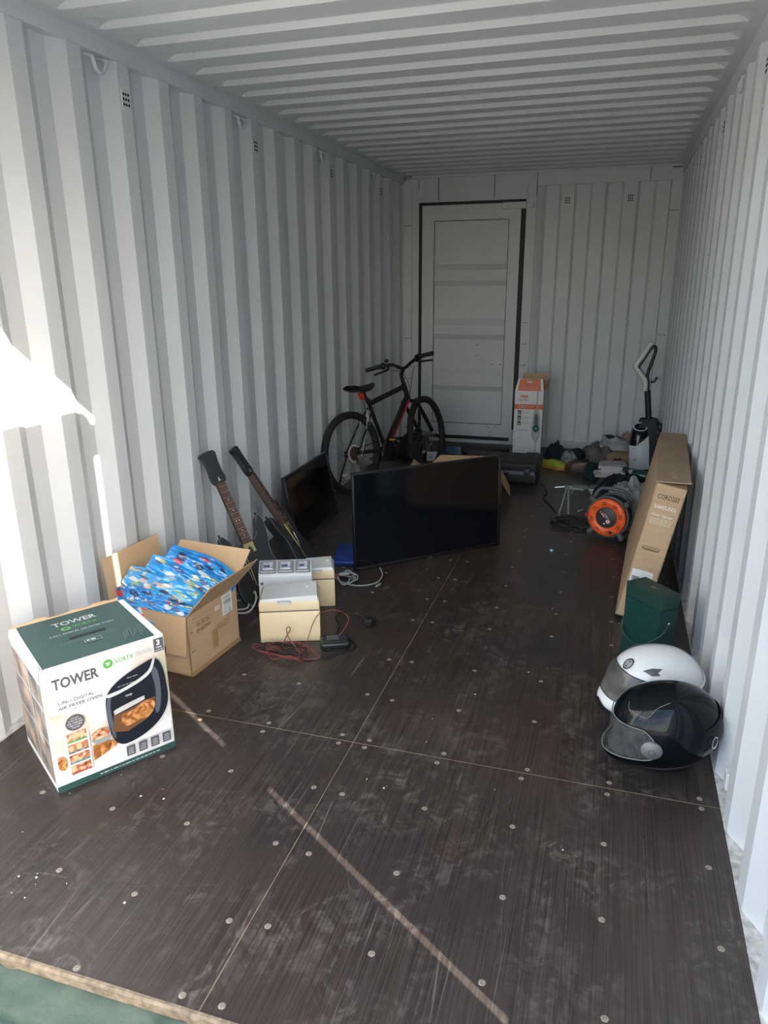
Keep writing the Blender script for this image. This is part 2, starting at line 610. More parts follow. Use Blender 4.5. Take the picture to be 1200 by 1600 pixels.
# front doors: the right-hand leaf stands open, hinged on the corner post
d2 = bpy.data.objects.new('door_2', None)
COL.objects.link(d2)
struct(d2)
lf = MB()
lf.bx(W + .05, W + .11, -1.42, -.2505, .04, 2.385)
for k in range(5):
    lf.bx(W + .042, W + .05, -1.34 + k * .225, -1.24 + k * .225, .15, 2.25)
lf.build('door_leaf', PAINT, d2)
hg = MB()
for z in (.26, .85, 1.55, 2.275):
    hg.bx(W + .03, W + .115, -.30, -.14, z - .045, z + .045)
hg.build('hinge', PAINT, d2)
lr = MB()
for y in (-.55, -1.05):
    lr.cyl((W + .13, y, .0), (W + .13, y, 2.42), .017, n=10)
lr.build('lock_rod', mat('galvanised', (.55, .56, .56), .4, .7), d2)

# door sill: steel lip on the boards' edge, then the green painted threshold stepping down
sl = MB()
sl.bx(-.09, W + .09, -.10, -.008, -.16, -.026)
sl.bx(-.09, W + .09, -.165, -.10, -.16, -.055)
sl.build('trim_8', GREEN_P)['kind'] = 'structure'
lip = MB()
V, F = [], []
rnd = random.Random(5)
nx = 90
for i in range(nx + 1):
    x = W * i / nx
    w = .007 + .003 * noise.noise(Vector((x * 9, 0, 0))) + (.006 if rnd.random() < .08 else 0)
    for y, z in ((-w, -.03), (-w, -.003), (-w * .4, .0035), (.004, .003), (.004, -.03)):
        V.append((x, y, z))
F = [(5 * i + j, 5 * i + 5 + j, 5 * i + 6 + j, 5 * i + 1 + j) for i in range(nx) for j in range(4)]
lip.add(V, F)
struct(lip.build('trim_9', STEEL_RUST))

# ------------------------------------------------------------------ floor of film-faced plywood sheets
def ply_mat():
    m = bpy.data.materials.new('dark_film_faced_plywood')
    m.use_nodes = True
    t = m.node_tree
    N, Lk = t.nodes, t.links
    b = N['Principled BSDF']
    geo = N.new('ShaderNodeNewGeometry')
    def mp(scale, rot=0.0):
        q = N.new('ShaderNodeMapping')
        q.inputs['Scale'].default_value = scale
        q.inputs['Rotation'].default_value = (0, 0, rot)
        Lk.new(geo.outputs['Position'], q.inputs['Vector'])
        return q
    def nz(scale, vec, detail=4, dist=0.0, rough=.55):
        q = N.new('ShaderNodeTexNoise')
        q.inputs['Scale'].default_value = scale
        q.inputs['Detail'].default_value = detail
        q.inputs['Distortion'].default_value = dist
        q.inputs['Roughness'].default_value = rough
        Lk.new(vec.outputs['Vector'], q.inputs['Vector'])
        return q
    def rp(src, a, c, ca=(0, 0, 0, 1), cc=(1, 1, 1, 1)):
        q = N.new('ShaderNodeValToRGB')
        q.color_ramp.elements[0].position, q.color_ramp.elements[1].position = a, c
        q.color_ramp.elements[0].color, q.color_ramp.elements[1].color = ca, cc
        Lk.new(src, q.inputs['Fac'])
        return q
    def mix(fac, c1, c2):
        q = N.new('ShaderNodeMixRGB')
        if isinstance(fac, float): q.inputs[0].default_value = fac
        else: Lk.new(fac, q.inputs[0])
        for i, c in ((1, c1), (2, c2)):
            if isinstance(c, tuple): q.inputs[i].default_value = c
            else: Lk.new(c, q.inputs[i])
        return q
    def mul(a, c):
        q = N.new('ShaderNodeMath'); q.operation = 'MULTIPLY'
        Lk.new(a, q.inputs[0])
        if isinstance(c, float): q.inputs[1].default_value = c
        else: Lk.new(c, q.inputs[1])
        return q
    grain = nz(1.0, mp((260, 2.2, 1)), 3)                      # wire-mesh / grain lines along the sheet
    grain2 = nz(1.0, mp((90, 3.0, 1)), 3)
    base = rp(grain.outputs['Fac'], .38, .68, (.024, .0185, .0165, 1), (.058, .046, .0405, 1))
    tint = nz(1.3, mp((1, 1, 1)), 3)
    t2 = rp(tint.outputs['Fac'], .35, .7, (.80, .84, .92, 1), (1.25, 1.04, .96, 1))
    bm = N.new('ShaderNodeMixRGB'); bm.blend_type = 'MULTIPLY'; bm.inputs[0].default_value = 1.0
    Lk.new(base.outputs['Color'], bm.inputs[1]); Lk.new(t2.outputs['Color'], bm.inputs[2])
    # dusty scuffs, made stronger to stand in for sky sheen too
    d1 = nz(2.4, mp((1, 1, 1)), 6, 1.8, .62)
    d1r = rp(d1.outputs['Fac'], .44, .68)
    d2 = nz(11.0, mp((1, 1, 1)), 5, 2.4, .6)
    d2r = rp(d2.outputs['Fac'], .46, .64)
    dust_sheen = mul(mul(d1r.outputs['Color'], d2r.outputs['Color']).outputs[0], .85)
    g2 = rp(grain2.outputs['Fac'], .30, .75)
    dust_sheen = mul(dust_sheen.outputs[0], g2.outputs['Color'])
    c1 = mix(dust_sheen.outputs[0], bm.outputs['Color'], (.24, .215, .185, 1))
    # wide light film: wear, plus haze and sky sheen put into the colour
    wr = nz(.8, mp((1, .8, 1)), 5, .6)
    wrr = rp(wr.outputs['Fac'], .40, .70)
    w2 = mul(wrr.outputs['Color'], g2.outputs['Color'])
    c2 = mix(mul(w2.outputs[0], .6).outputs[0], c1.outputs['Color'], (.10, .086, .072, 1))
    # long scratches at two angles
    last = c2
    for ang, sc, th in ((.12, 17.0, .012), (-.25, 13.0, .010), (1.25, 9.0, .009)):
        q = mp((sc, .55, 1), ang)
        v = N.new('ShaderNodeTexVoronoi'); v.feature = 'DISTANCE_TO_EDGE'; v.inputs['Scale'].default_value = .55
        Lk.new(q.outputs['Vector'], v.inputs['Vector'])
        e = rp(v.outputs['Distance'], 0.0, th, (1, 1, 1, 1), (0, 0, 0, 1))
        gate = rp(nz(1.9, mp((1, 1, 1), ang), 3).outputs['Fac'], .57, .66)
        last = mix(mul(mul(e.outputs['Color'], gate.outputs['Color']).outputs[0], .55).outputs[0], last.outputs['Color'], (.20, .18, .16, 1))
    Lk.new(last.outputs['Color'], b.inputs['Base Color'])
    rr = rp(dust_sheen.outputs[0], 0, .5, (.36, .36, .36, 1), (.62, .62, .62, 1))
    Lk.new(rr.outputs['Color'], b.inputs['Roughness'])
    bp = N.new('ShaderNodeBump'); bp.inputs['Strength'].default_value = .12; bp.inputs['Distance'].default_value = .002
    Lk.new(grain.outputs['Fac'], bp.inputs['Height'])
    Lk.new(bp.outputs['Normal'], b.inputs['Normal'])
    return m
PLY = ply_mat()
PLY_EDGE = mat('raw_plywood_edge', (.33, .26, .18), .8, noise_amt=.4, noise_scale=30)
floor = struct(MB().bx(0, W, 0, L, -.16, -.028).build('floor', mat('dark_underfloor', (.05, .045, .04), .9)))
SEAM_X = 1.180
YS = [0.004, 1.022, 3.44, L]
for i in range(3):
    for (a, b) in ((.004, SEAM_X), (SEAM_X, W - .002)):
        g = .0012
        m = MB()
        m.bx(a + g, b - g, YS[i] + g, YS[i + 1] - g, -.028, 0)
        o = m.build('plywood_panel', [PLY, PLY_EDGE], floor)
        for pidx, poly in enumerate(o.data.polygons):
            poly.material_index = 0 if pidx == 1 else 1
# pale frayed edges and filler in the joints
MB().bx(SEAM_X - .0014, SEAM_X + .0014, .004, L, -.02, -.0006).build('joint_filler', PLY_EDGE, floor)
for y in YS[1:3]:
    MB().bx(.004, W - .004, y - .0016, y + .0016, -.02, -.0006).build('joint_filler', PLY_EDGE, floor)
SCREW = mat('zinc_screw_head', (.42, .36, .29), .5, .35, noise_amt=.5, noise_scale=160)
sm = MB()
sm.lathe([(.0001, .0008), (.0062, .0008), (.0085, .0004), (.0095, -.001)], 12)
sm.bx(-.006, .006, -.0012, .0012, .0002, .0011)
sme = sm.mesh('floor_screw', SCREW)
rows = [.024, .245, .508, .765, .998, 1.045, 1.32, 1.61, 2.004, 2.24, 2.52, 2.79, 3.06, 3.30, 3.415, 3.465, 3.74, 4.02, 4.30, 4.58, 4.86, 5.14, 5.42, 5.70]
cols = [.068, .33, .598, .848, 1.132, 1.230, 1.49, 1.765, 2.02, 2.286]
rnd = random.Random(11)
for y in rows:
    for x in cols:
        o = bpy.data.objects.new('floor_screw', sme)
        o.location = (x + rnd.uniform(-.008, .008), y + rnd.uniform(-.008, .008), 0)
        o.rotation_euler = (0, 0, rnd.uniform(0, 3))
        o.parent = floor
        COL.objects.link(o)

# scrapes and paint specks on the sheets
MARK = mat('pale_scrape', (.15, .135, .115), .7, noise_amt=.75, noise_scale=60, col2=(.04, .033, .03))
sc_ = MB()
rnd = random.Random(17)
def scrape(pts, w):
    P = spline([(x, y, .0006) for x, y in pts], 6)
    V = []
    for i, q in enumerate(P):
        tdir = (P[min(i + 1, len(P) - 1)] - P[max(i - 1, 0)]).normalized()
        nrm = Vector((-tdir.y, tdir.x, 0)) * w * (.35 + .65 * sin(pi * (i + .5) / len(P))) * rnd.uniform(.5, 1)
        V += [q + nrm, q - nrm]
    sc_.add(V, [(2 * i, 2 * i + 1, 2 * i + 3, 2 * i + 2) for i in range(len(P) - 1)])
for k, c in enumerate([(1.80, .18, 1.72, .95), (1.86, .10, 1.80, .98), (1.62, .60, 1.78, .98), (1.95, .20, 1.93, .75), (1.40, .35, 1.30, .62), (1.68, 1.30, 1.66, 2.1), (1.74, 1.5, 1.80, 2.2),
                       (.80, .25, 1.05, .33), (.70, .62, 1.0, .70), (1.19, .05, 1.20, .9), (2.15, .3, 2.12, .95), (1.50, 1.05, 1.42, 1.30)]):
    x0, y0, x1, y1 = c
    mx, my = (x0 + x1) / 2 + rnd.uniform(-.012, .012), (y0 + y1) / 2
    scrape([(x0, y0), ((x0 + mx) / 2 + rnd.uniform(-.008, .008), (y0 + my) / 2), (mx, my), ((x1 + mx) / 2 + rnd.uniform(-.008, .008), (y1 + my) / 2), (x1, y1)], .0006 + .0005 * rnd.random())
scrape([(.52, .215), (.58, .232), (.645, .236)], .004)
scrape([(1.17, .10), (1.17, .20), (1.165, .30)], .004)
tag(sc_.build('scrape_marks', MARK, floor), kind='stuff')
pk = MB()
for k in range(40):
    x, y = (rnd.uniform(.5, .68), rnd.uniform(.10, .26)) if k < 8 else (rnd.uniform(.3, 2.25), rnd.uniform(.1, 3.4))
    r = rnd.choice((.0016, .002, .0026, .004))
    pk.prism([(x + r * rnd.uniform(.6, 1.2) * cos(a), y + r * rnd.uniform(.6, 1.2) * sin(a)) for a in [2 * pi * i / 6 for i in range(6)]], 0, .0012)
tag(pk.build('paint_specks', mat('white_speck', (.62, .60, .56), .7), floor), kind='stuff')

# yard outside the open doors
yard = MB()
yard.add([(-40, -60, -.17), (45, -60, -.17), (45, 30, -.17), (-40, 30, -.17)], [(0, 1, 2, 3)])
struct(yard.build('ground', mat('pale_gravel_yard', (.25, .235, .21), .9, noise_amt=.35, noise_scale=3.0)))

# ------------------------------------------------------------------ shared object materials
CARD = mat('brown_cardboard', (.57, .39, .235), .85, noise_amt=.12, noise_scale=9, bump=.10, bump_scale=30, stretch=(1, 1, 5))
CARD_IN = mat('cardboard_inner', (.62, .42, .24), .85, noise_amt=.10, noise_scale=12, stretch=(8, 1, 1))
CARD_EDGE = mat('cardboard_edge', (.40, .27, .16), .9)
WHITE_CARD = mat('white_carton', (.80, .80, .79), .45)
INK = mat('black_ink', (.012, .013, .015), .45)
INK_GREY = mat('dark_grey_ink', (.10, .10, .11), .45)
INK_LIGHT = mat('light_grey_ink', (.48, .49, .49), .45)
INK_WHITE = mat('white_ink', (.82, .83, .82), .45)
BLACK_PL = mat('black_plastic', (.012, .013, .015), .38)
BLACK_MATT = mat('black_matt_plastic', (.022, .023, .026), .6)
GREY_PL = mat('grey_plastic', (.10, .105, .11), .5)
WHITE_PL = mat('white_plastic', (.76, .77, .77), .35)
CHROME = mat('bright_metal', (.62, .63, .64), .25, 1.0)
DULL_METAL = mat('dull_metal', (.30, .31, .32), .45, .8)
CABLE_BLACK = mat('black_cable', (.012, .012, .013), .5)
CABLE_WHITE = mat('white_cable', (.66, .67, .66), .45)
CABLE_GREY = mat('grey_cable', (.36, .38, .37), .45)
CLEAR = mat('clear_plastic', (.85, .87, .88), .08, trans=.0, alpha=.32, spec=.6)

def open_flap(parent, a, b, length, ang_vec, mats, name='flap', t=.004, skew=0.0, taper=.02):
    """cardboard flap hinged along a-b, running 'length' in direction ang_vec"""
    a, b, d = Vector(a), Vector(b), Vector(ang_vec).normalized()
    e = (b - a).normalized()
    n = e.cross(d).normalized() * t
    P = [a, b, b + d * (length + skew) - e * taper, a + d * length + e * taper]
    V = P + [q + n for q in P]
    return MB().add(V, [(3, 2, 1, 0)], 0).add(V, [(4, 5, 6, 7)], 1).add(V, [(0, 1, 5, 4), (1, 2, 6, 5), (2, 3, 7, 6), (3, 0, 4, 7)], 2).build(name, mats, parent)

# ------------------------------------------------------------------ air fryer carton
def fryer_box():
    w, d, h = .386, .355, .427
    t = thing('appliance_carton', 'green and white air fryer carton standing on the floor by the left wall', 'box', (.387, .511, 0), atan2(.321, .215))
    MB().rb(0, w, 0, d, .0, h, .004, 1).build('body', WHITE_CARD, t)
    G = mat('dark_green_ink', (.030, .085, .075), .42, noise_amt=.15, noise_scale=5)
    GR = mat('fresh_green_ink', (.13, .42, .10), .4)
    # lid
    P = Print()
    P.poly([(.006, .004), (w - .028, .004), (w - .024, d - .003), (.024, d - .004)], G)
    S = mat('silver_ink', (.50, .52, .52), .4)
    P.text('TOWER', .12, .268, .262, .300, S, .018)
    P.disc(.150, .238, .016, .013, GR)
    P.disc(.150, .238, .008, .006, G)
    P.text('VORTX', .172, .229, .252, .249, GR, .01)
    P.text('5-IN-1 DIGITAL AIR FRYER OVEN', .088, .196, .292, .206, S, .01)
    P.rect(.136, .150, .252, .164, INK)
    P.lines(.10, .132, .28, 2, .010, mat('pale_green_ink', (.16, .22, .20), .45), .002, 4)
    P.rect(.168, .090, .222, .116, S)
    P.rect(.1695, .0915, .2205, .1145, G)
    P.disc(.195, .103, .008, .007, S)
    P.rect(.174, .098, .184, .109, S)
    for k in range(9):                                             # worn scratches in the varnish
        u = .27 + .009 * k
        P.poly([(u, .03 + .012 * (k % 3)), (u + .003, .03 + .012 * (k % 3)), (u + .016, .085 + .01 * (k % 4)), (u + .014, .085 + .01 * (k % 4))],
               mat('worn_varnish', (.14, .19, .17), .5))
    P.build('lid_print', t, face((0, 0, h), (1, 0, 0), (0, 1, 0)))
    # front
    BG = ramp_mat('blurred_kitchen_print', [(.32, (.76, .77, .76)), (.50, (.74, .71, .66)), (.60, (.66, .55, .43)), (.72, (.48, .56, .34))], 5.0, .4, stretch=(1.2, 1, 1), detail=1)
    FOOD = ramp_mat('roast_food_print', [(.2, (.05, .018, .010)), (.42, (.36, .12, .03)), (.55, (.62, .30, .10)), (.72, (.75, .48, .26))], 34, .4, detail=3, distort=1.2)
    FOOD2 = ramp_mat('mixed_food_print', [(.25, (.10, .02, .015)), (.45, (.55, .20, .10)), (.6, (.75, .55, .35)), (.75, (.35, .5, .12))], 75, .4, detail=2)
    FRY = mat('printed_black_gloss', (.012, .016, .024), .3)
    FRY2 = mat('printed_grey_gloss', (.10, .115, .14), .3)
    P = Print()
    P.rect(.004, .024, w - .004, h - .004, BG)
    WHT = WHITE_CARD
    P.poly([(.010, .41), (.30, .42), (.24, .30), (.19, .26), (.010, .27)], WHT)
    P.poly([(.09, .025), (w - .006, .025), (w - .006, .12), (.20, .10)], WHT)
    P.rect(.0, .0, w, .022, G)
    P.lines(.13, .008, .33, 1, .01, INK_WHITE, .004, 8)
    P.text('TOWER', .030, .350, .168, .387, INK_GREY, .03)
    P.lines(.065, .340, .15, 1, .01, INK_LIGHT, .003, 2)
    P.disc(.199, .3835, .0155, .0155, GR)
    P.poly([(.191, .388), (.207, .388), (.199, .376)], WHT)
    P.text('VORTX', .220, .377, .280, .393, GR, .012)
    P.lines(.288, .391, .342, 3, .005, INK_LIGHT, .0022, 5)
    P.rect(.348, .372, .380, .418, INK_GREY)
    P.text('3', .357, .394, .369, .414, INK_WHITE, .04)
    P.text('YEAR', .354, .384, .374, .390, INK_WHITE, .02)
    P.text('GUARANTEE', .351, .376, .377, .380, INK_WHITE, .01)
    P.text('11 LITRE', .036, .315, .074, .321, INK_LIGHT)
    P.text('5-IN-1 DIGITAL', .036, .299, .146, .310, INK_GREY, .004)
    P.text('AIR FRYER OVEN', .036, .281, .168, .292, INK_GREY, .004)
    P.lines(.036, .272, .10, 1, .01, INK_LIGHT, .003, 3)
    P.disc(.078, .226, .029, .027, INK_GREY)
    for k, (hw, tx) in enumerate(((.012, 'COOKS'), (.020, 'LITTLE OR NO'), (.024, 'OIL NEEDED'), (.020, 'HEALTHIER'), (.012, 'FOOD'))):
        P.text(tx, .078 - hw, .240 - k * .008, .078 + hw, .2445 - k * .008, INK_WHITE, .01)
    P.rect(.040, .048, .112, .192, mat('pale_card_panel', (.70, .70, .69), .45))
    for k, (v, c) in enumerate(((.162, GR), (.125, INK_GREY), (.088, mat('teal_ink', (.05, .24, .27), .4)), (.051, mat('red_ink', (.55, .06, .05), .4)))):
        P.rect(.046, v + .006, .106, v + .031, FOOD2)
        P.rect(.046, v, .106, v + .006, c)
        P.lines(.05, v + .002, .10, 1, .01, INK_WHITE, .002, k)
    P.poly(sp2([(.118, .140), (.145, .122), (.172, .132), (.176, .158), (.150, .170), (.125, .163)]), mat('grey_bowl_print', (.32, .33, .32), .4))
    P.poly(sp2([(.116, .150), (.145, .140), (.174, .152), (.168, .170), (.143, .174), (.122, .165)]), FOOD2)
    P.poly([(.116, .072), (.190, .098), (.198, .110), (.168, .123), (.118, .126)], FOOD)
    P.poly(sp2([(.012, .088), (.030, .080), (.036, .105), (.028, .124), (.012, .126)]), FOOD)
    # the printed fryer: body, glossy side, control panel, silver trim, handle, window
    P.poly(sp2([(.205, .095), (.245, .090), (.300, .106), (.345, .138), (.372, .190), (.372, .270), (.362, .330), (.342, .356), (.300, .350), (.225, .322), (.182, .285), (.172, .225), (.180, .135)], 8), FRY)
    P.poly(sp2([(.327, .165), (.342, .170), (.352, .230), (.350, .300), (.338, .330), (.326, .322), (.335, .250)], 6), FRY2)
    P.poly(sp2([(.184, .280), (.172, .225), (.182, .140), (.192, .130), (.186, .225), (.192, .274)], 6), FRY2)
    P.poly(sp2([(.181, .283), (.186, .272), (.230, .277), (.290, .293), (.326, .314), (.343, .354), (.336, .356), (.320, .324), (.285, .304), (.228, .288)], 6), mat('silver_trim_print', (.62, .63, .62), .35))
    P.lines(.215, .298, .300, 1, .01, INK_LIGHT, .0016, 9)
    P.lines(.248, .318, .285, 1, .01, INK_LIGHT, .002, 6)
    P.text('TOWER', .236, .256, .258, .262, INK_WHITE, .02)
    P.poly(sp2([(.196, .212), (.202, .207), (.288, .223), (.294, .231), (.288, .238), (.202, .224)], 5), mat('silver_handle_print', (.55, .55, .54), .35))
    P.poly([(.186, .148), (.192, .205), (.240, .208), (.288, .221), (.330, .222), (.322, .172), (.290, .150), (.230, .132)], mat('brown_glow_print', (.16, .075, .035), .35))
    P.poly(sp2([(.215, .170), (.235, .152), (.275, .160), (.300, .158), (.322, .180), (.326, .205), (.300, .220), (.265, .206), (.240, .200), (.220, .196)], 6), FOOD)
    for u in (.232, .272, .312, .352):
        P.rect(u - .014, .042 + (u - .23) * .02, u + .014, .078 + (u - .23) * .02, INK_GREY)
        for q in range(4):
            P.rect(u - .010 + .001 * q, .048 + q * .0065 + (u - .23) * .02, u + .010 - .002 * (q % 2), .0505 + q * .0065 + (u - .23) * .02, INK_LIGHT)
    P.build('front_print', t, face((0, 0, 0), (1, 0, 0), (0, 0, 1)))
    # left side print
    P = Print()
    P.rect(.01, .03, d - .01, h - .05, ramp_mat('side_photo_print', [(.3, (.04, .05, .06)), (.5, (.30, .25, .21)), (.6, (.55, .38, .28)), (.75, (.60, .60, .58))], 9, .45, detail=3))
    P.rect(.01, .285, d - .01, .297, INK_LIGHT)
    P.rect(.01, .17, d - .01, .178, INK_LIGHT)
    P.rect(.20, .03, .21, h - .05, INK_LIGHT)
    P.build('side_print', t, face((0, d, 0), (0, -1, 0), (0, 0, 1)))
    # torn brown lip along the back of the lid, crumpled front corner
    m = MB()
    rnd = random.Random(4)
    n = 26
    V = []
    for i in range(n + 1):
        x = .01 + (w - .03) * i / n
        up = .003 + .007 * rnd.random() if (i < 9 or i > 13) else .001
        V += [(x, d - .004, h - .004), (x, d + .004, h + up), (x, d + .010, h + up), (x, d + .004, h - .01)]
    m.add(V, [(4 * i + j, 4 * i + 4 + j, 4 * i + 5 + j, 4 * i + 1 + j) for i in range(n) for j in range(3)])
    m.build('torn_flap', CARD, t)
    MB().tube(spline([(w - .002, .10, .335), (w + .022, .10, .342), (w + .034, .10, .318), (w + .024, .10, .292), (w - .002, .10, .298)], 6), .006, 8).build('cable_loop', CABLE_BLACK, t)
    m = MB()
    m.add([(-.004, .002, h - .045), (-.006, d - .02, h - .02), (.0, d - .01, h + .003), (.020, d - .02, h + .0035), (.012, .004, h + .003), (-.001, -.003, h - .006)],
          [(0, 1, 2, 5), (5, 2, 3, 4)])
    m.build('lid_tuck', WHITE_CARD, t)
    MB().add([(.001, -.001, h - .002), (-.004, .004, h - .05), (-.001, .03, h - .01), (.018, -.002, h + .002)], [(0, 1, 2), (0, 2, 3)]).build('crumpled_corner', CARD_EDGE, t)
    return t
fryer_box()

# ------------------------------------------------------------------ open cardboard box with foil toy bags
def toy_box():
    w, d, h = .385, .343, .263
    t = thing('cardboard_box', 'open brown cardboard box filled with blue foil bags', 'box', (.413, 1.249, 0), radians(-5.8))
    th = .005
    m = MB()
    m.bx(-w, 0, 0, th, 0, h).bx(-w, 0, d - th, d, 0, h).bx(-w, -w + th, 0, d, 0, h).bx(-th, 0, 0, d, 0, h).bx(-w, 0, 0, d, 0, .006)
    m.build('body', CARD, t)
    mats = [CARD_IN, CARD, CARD_EDGE]
    open_flap(t, (0, d, h), (0, 0, h), .185, (.66, 0, .75), [CARD, CARD_IN, CARD_EDGE], taper=.004)
    open_flap(t, (-w, d, h), (0, d, h), .175, (0.02, .55, .50), [CARD, CARD_IN, CARD_EDGE], taper=.004)
    open_flap(t, (-w, 0, h), (-w, d, h), .185, (-.10, .02, .97), [CARD, CARD_IN, CARD_EDGE], taper=.002)
    open_flap(t, (0, 0, h), (-w, 0, h), .17, (-.02, -.06, -.99), [CARD, CARD_IN, CARD_EDGE], taper=.004)
    P = Print()
    for k in range(3):
        P.rect(.058 + k * .030, .196, .082 + k * .030, .216, mat('brown_ink', (.16, .10, .07), .7))
        P.rect(.060 + k * .030, .198, .080 + k * .030, .214, CARD)
        P.poly([(.064 + k * .030, .200), (.076 + k * .030, .200), (.070 + k * .030, .212)], MATS['brown_ink'])
    P.ring(.062, .178, .006, .009, MATS['brown_ink'], 14)
    P.text('RECYCLE', .078, .172, .145, .186, MATS['brown_ink'], .01)
    P.text('FRAGILE', .185, .120, .275, .150, mat('faded_brown_ink', (.36, .23, .13), .8), .0)
    P.rect(.150, .055, .185, .135, mat('packing_tape', (.42, .26, .13), .25))
    P.rect(.0, .0, d, .020, MATS['packing_tape'])
    P.build('side_print', t, face((0, 0, 0), (0, 1, 0), (0, 0, 1)))
    P = Print()
    P.rect(.232, .165, .305, .256, INK_WHITE)
    P.text('MADE', .243, .236, .292, .248, INK_GREY)
    for k in range(7):
        P.rect(.246 + k * .007, .212, .2495 + k * .007, .230, INK_GREY)
    P.lines(.243, .204, .292, 3, .008, INK_LIGHT, .003, 2)
    P.text('QC', .243, .172, .265, .181, INK_GREY)
    P.ring(.282, .177, .005, .008, INK_GREY, 14)
    P.rect(.176, .213, .213, .232, INK_WHITE)
    P.text('12345', .179, .217, .210, .228, mat('red_ink'), .0)
    P.build('paper_label', t, face((0, 0, 0), (0, 1, 0), (0, 0, 1)))
    for z in (.10, .185, .235):
        for k in range(2):
            MB().bx(.0002, .0016, .016 + .02 * (z > .2), .030 + .02 * (z > .2), z, z + .006).build('tape_scrap', INK_LIGHT, t)
    return t
toy_box()
FOIL = ramp_mat('blue_printed_foil', [(0, (.02, .25, .62)), (.30, (.015, .36, .78)), (.44, (.05, .12, .30)), (.50, (.72, .72, .66)), (.60, (.02, .33, .70)),
                                     (.72, (.55, .50, .20)), (.80, (.02, .28, .66)), (.90, (.62, .08, .10)), (.94, (.03, .40, .75)), (1, (.70, .55, .45))], 70, .14, 'voronoi', constant=True, coat=.9, stretch=(.42, 1, .8))
FOIL_B = ramp_mat('pale_printed_foil', [(0, (.03, .34, .70)), (.25, (.62, .62, .52)), (.42, (.05, .30, .62)), (.55, (.60, .48, .36)), (.68, (.05, .06, .09)), (.76, (.04, .36, .72)),
                                       (.88, (.30, .42, .20)), (1, (.68, .70, .70))], 62, .14, 'voronoi', constant=True, coat=.9, stretch=(.42, 1, .8))
FOIL_C = ramp_mat('deep_blue_printed_foil', [(0, (.01, .22, .60)), (.5, (.015, .33, .72)), (.62, (.02, .05, .12)), (.70, (.55, .60, .58)), (.76, (.02, .30, .70)), (.86, (.50, .05, .08)),
                                             (.90, (.02, .36, .74)), (1, (.60, .48, .18))], 58, .14, 'voronoi', constant=True, coat=.9, stretch=(.42, 1, .8))
def foil_bag(label, o, xd, yd, w, h, puff, m, seed):
    xd, yd = Vector(xd).normalized(), Vector(yd).normalized()
    yd = (yd - xd * yd.dot(xd)).normalized()
    zd = xd.cross(yd)
    M = frame(o, xd, yd, zd)
    t = thing('foil_bag', label, 'bag', mtx=M, group='foil bags in the open cardboard box')
    b = MB()
    def pinch(a): return 1 - .42 * abs(2 * a - 1) ** 1.8
    def side(sg):
        def fn(a, c):
            x, y = (a - .5) * w, (c - .5) * h * pinch(a)
            e = max(0, 1 - abs(2 * a - 1) ** 3) * max(0, 1 - abs(2 * c - 1) ** 2.2)
            nn = noise.noise(Vector((a * 4 + seed, c * 3, sg * 3))) * .020 + noise.noise(Vector((a * 11 + seed, c * 7, 7))) * .011
            cr = (abs(noise.noise(Vector((a * 6 + c * 5 + seed, c * 9 - a * 4, 2)))) - .2) * .022
            wav = .012 * sin(a * 7 + seed) * abs(2 * c - 1) ** 2
            return Vector((x * (1 - .05 * e), y, sg * (puff * e ** .6 + .0012) + (nn + cr) * (.25 + .75 * e) * (1 if sg > 0 else .5) + wav))
        return fn
    b.grid(side(1), 30, 22)
    b.grid(lambda a, c: side(-1)(1 - a, c), 30, 22)
    b.build('pouch', m, t)
    for k in (-1, 1):
        s = MB()
        s.grid(lambda a, c: Vector(((a - .5) * w * .99, k * pinch(a) * (h / 2 - .002 + c * .016), .012 * sin(a * 7 + seed) + .0015 * sin(c * 30))), 22, 3)
        s.grid(lambda a, c: Vector(((.5 - a) * w * .99, k * pinch(a) * (h / 2 - .002 + c * .016), .012 * sin((1 - a) * 7 + seed) + .0015 * sin(c * 30) - .0012)), 22, 3)
        s.build('sealed_edge', m, t)
    return t
foil_bag('blue foil bag lying lowest, along the front rim of the box', (.245, 1.300, .250), (.985, .02, -.06), (.0, .88, .45), .33, .085, .022, FOIL, 1)
foil_bag('dark blue and red foil bag slipping down beside the left flap', (.150, 1.345, .282), (.95, -.02, -.16), (.1, .80, .55), .26, .085, .024, FOIL_C, 4.2)
foil_bag('large pale blue and yellow foil bag across the middle of the heap', (.225, 1.395, .308), (.94, .06, -.25), (-.05, .72, .65), .35, .115, .032, FOIL_B, 2.6)
foil_bag('narrow foil bag tucked between the large pale bag and the back bag', (.270, 1.475, .330), (.88, .14, -.38), (-.1, .62, .70), .32, .080, .024, FOIL, 7.7)
foil_bag('blue foil bag leaning on the raised back flap', (.318, 1.545, .345), (.84, .20, -.46), (-.2, .55, .70), .32, .10, .028, FOIL_C, 9.3)

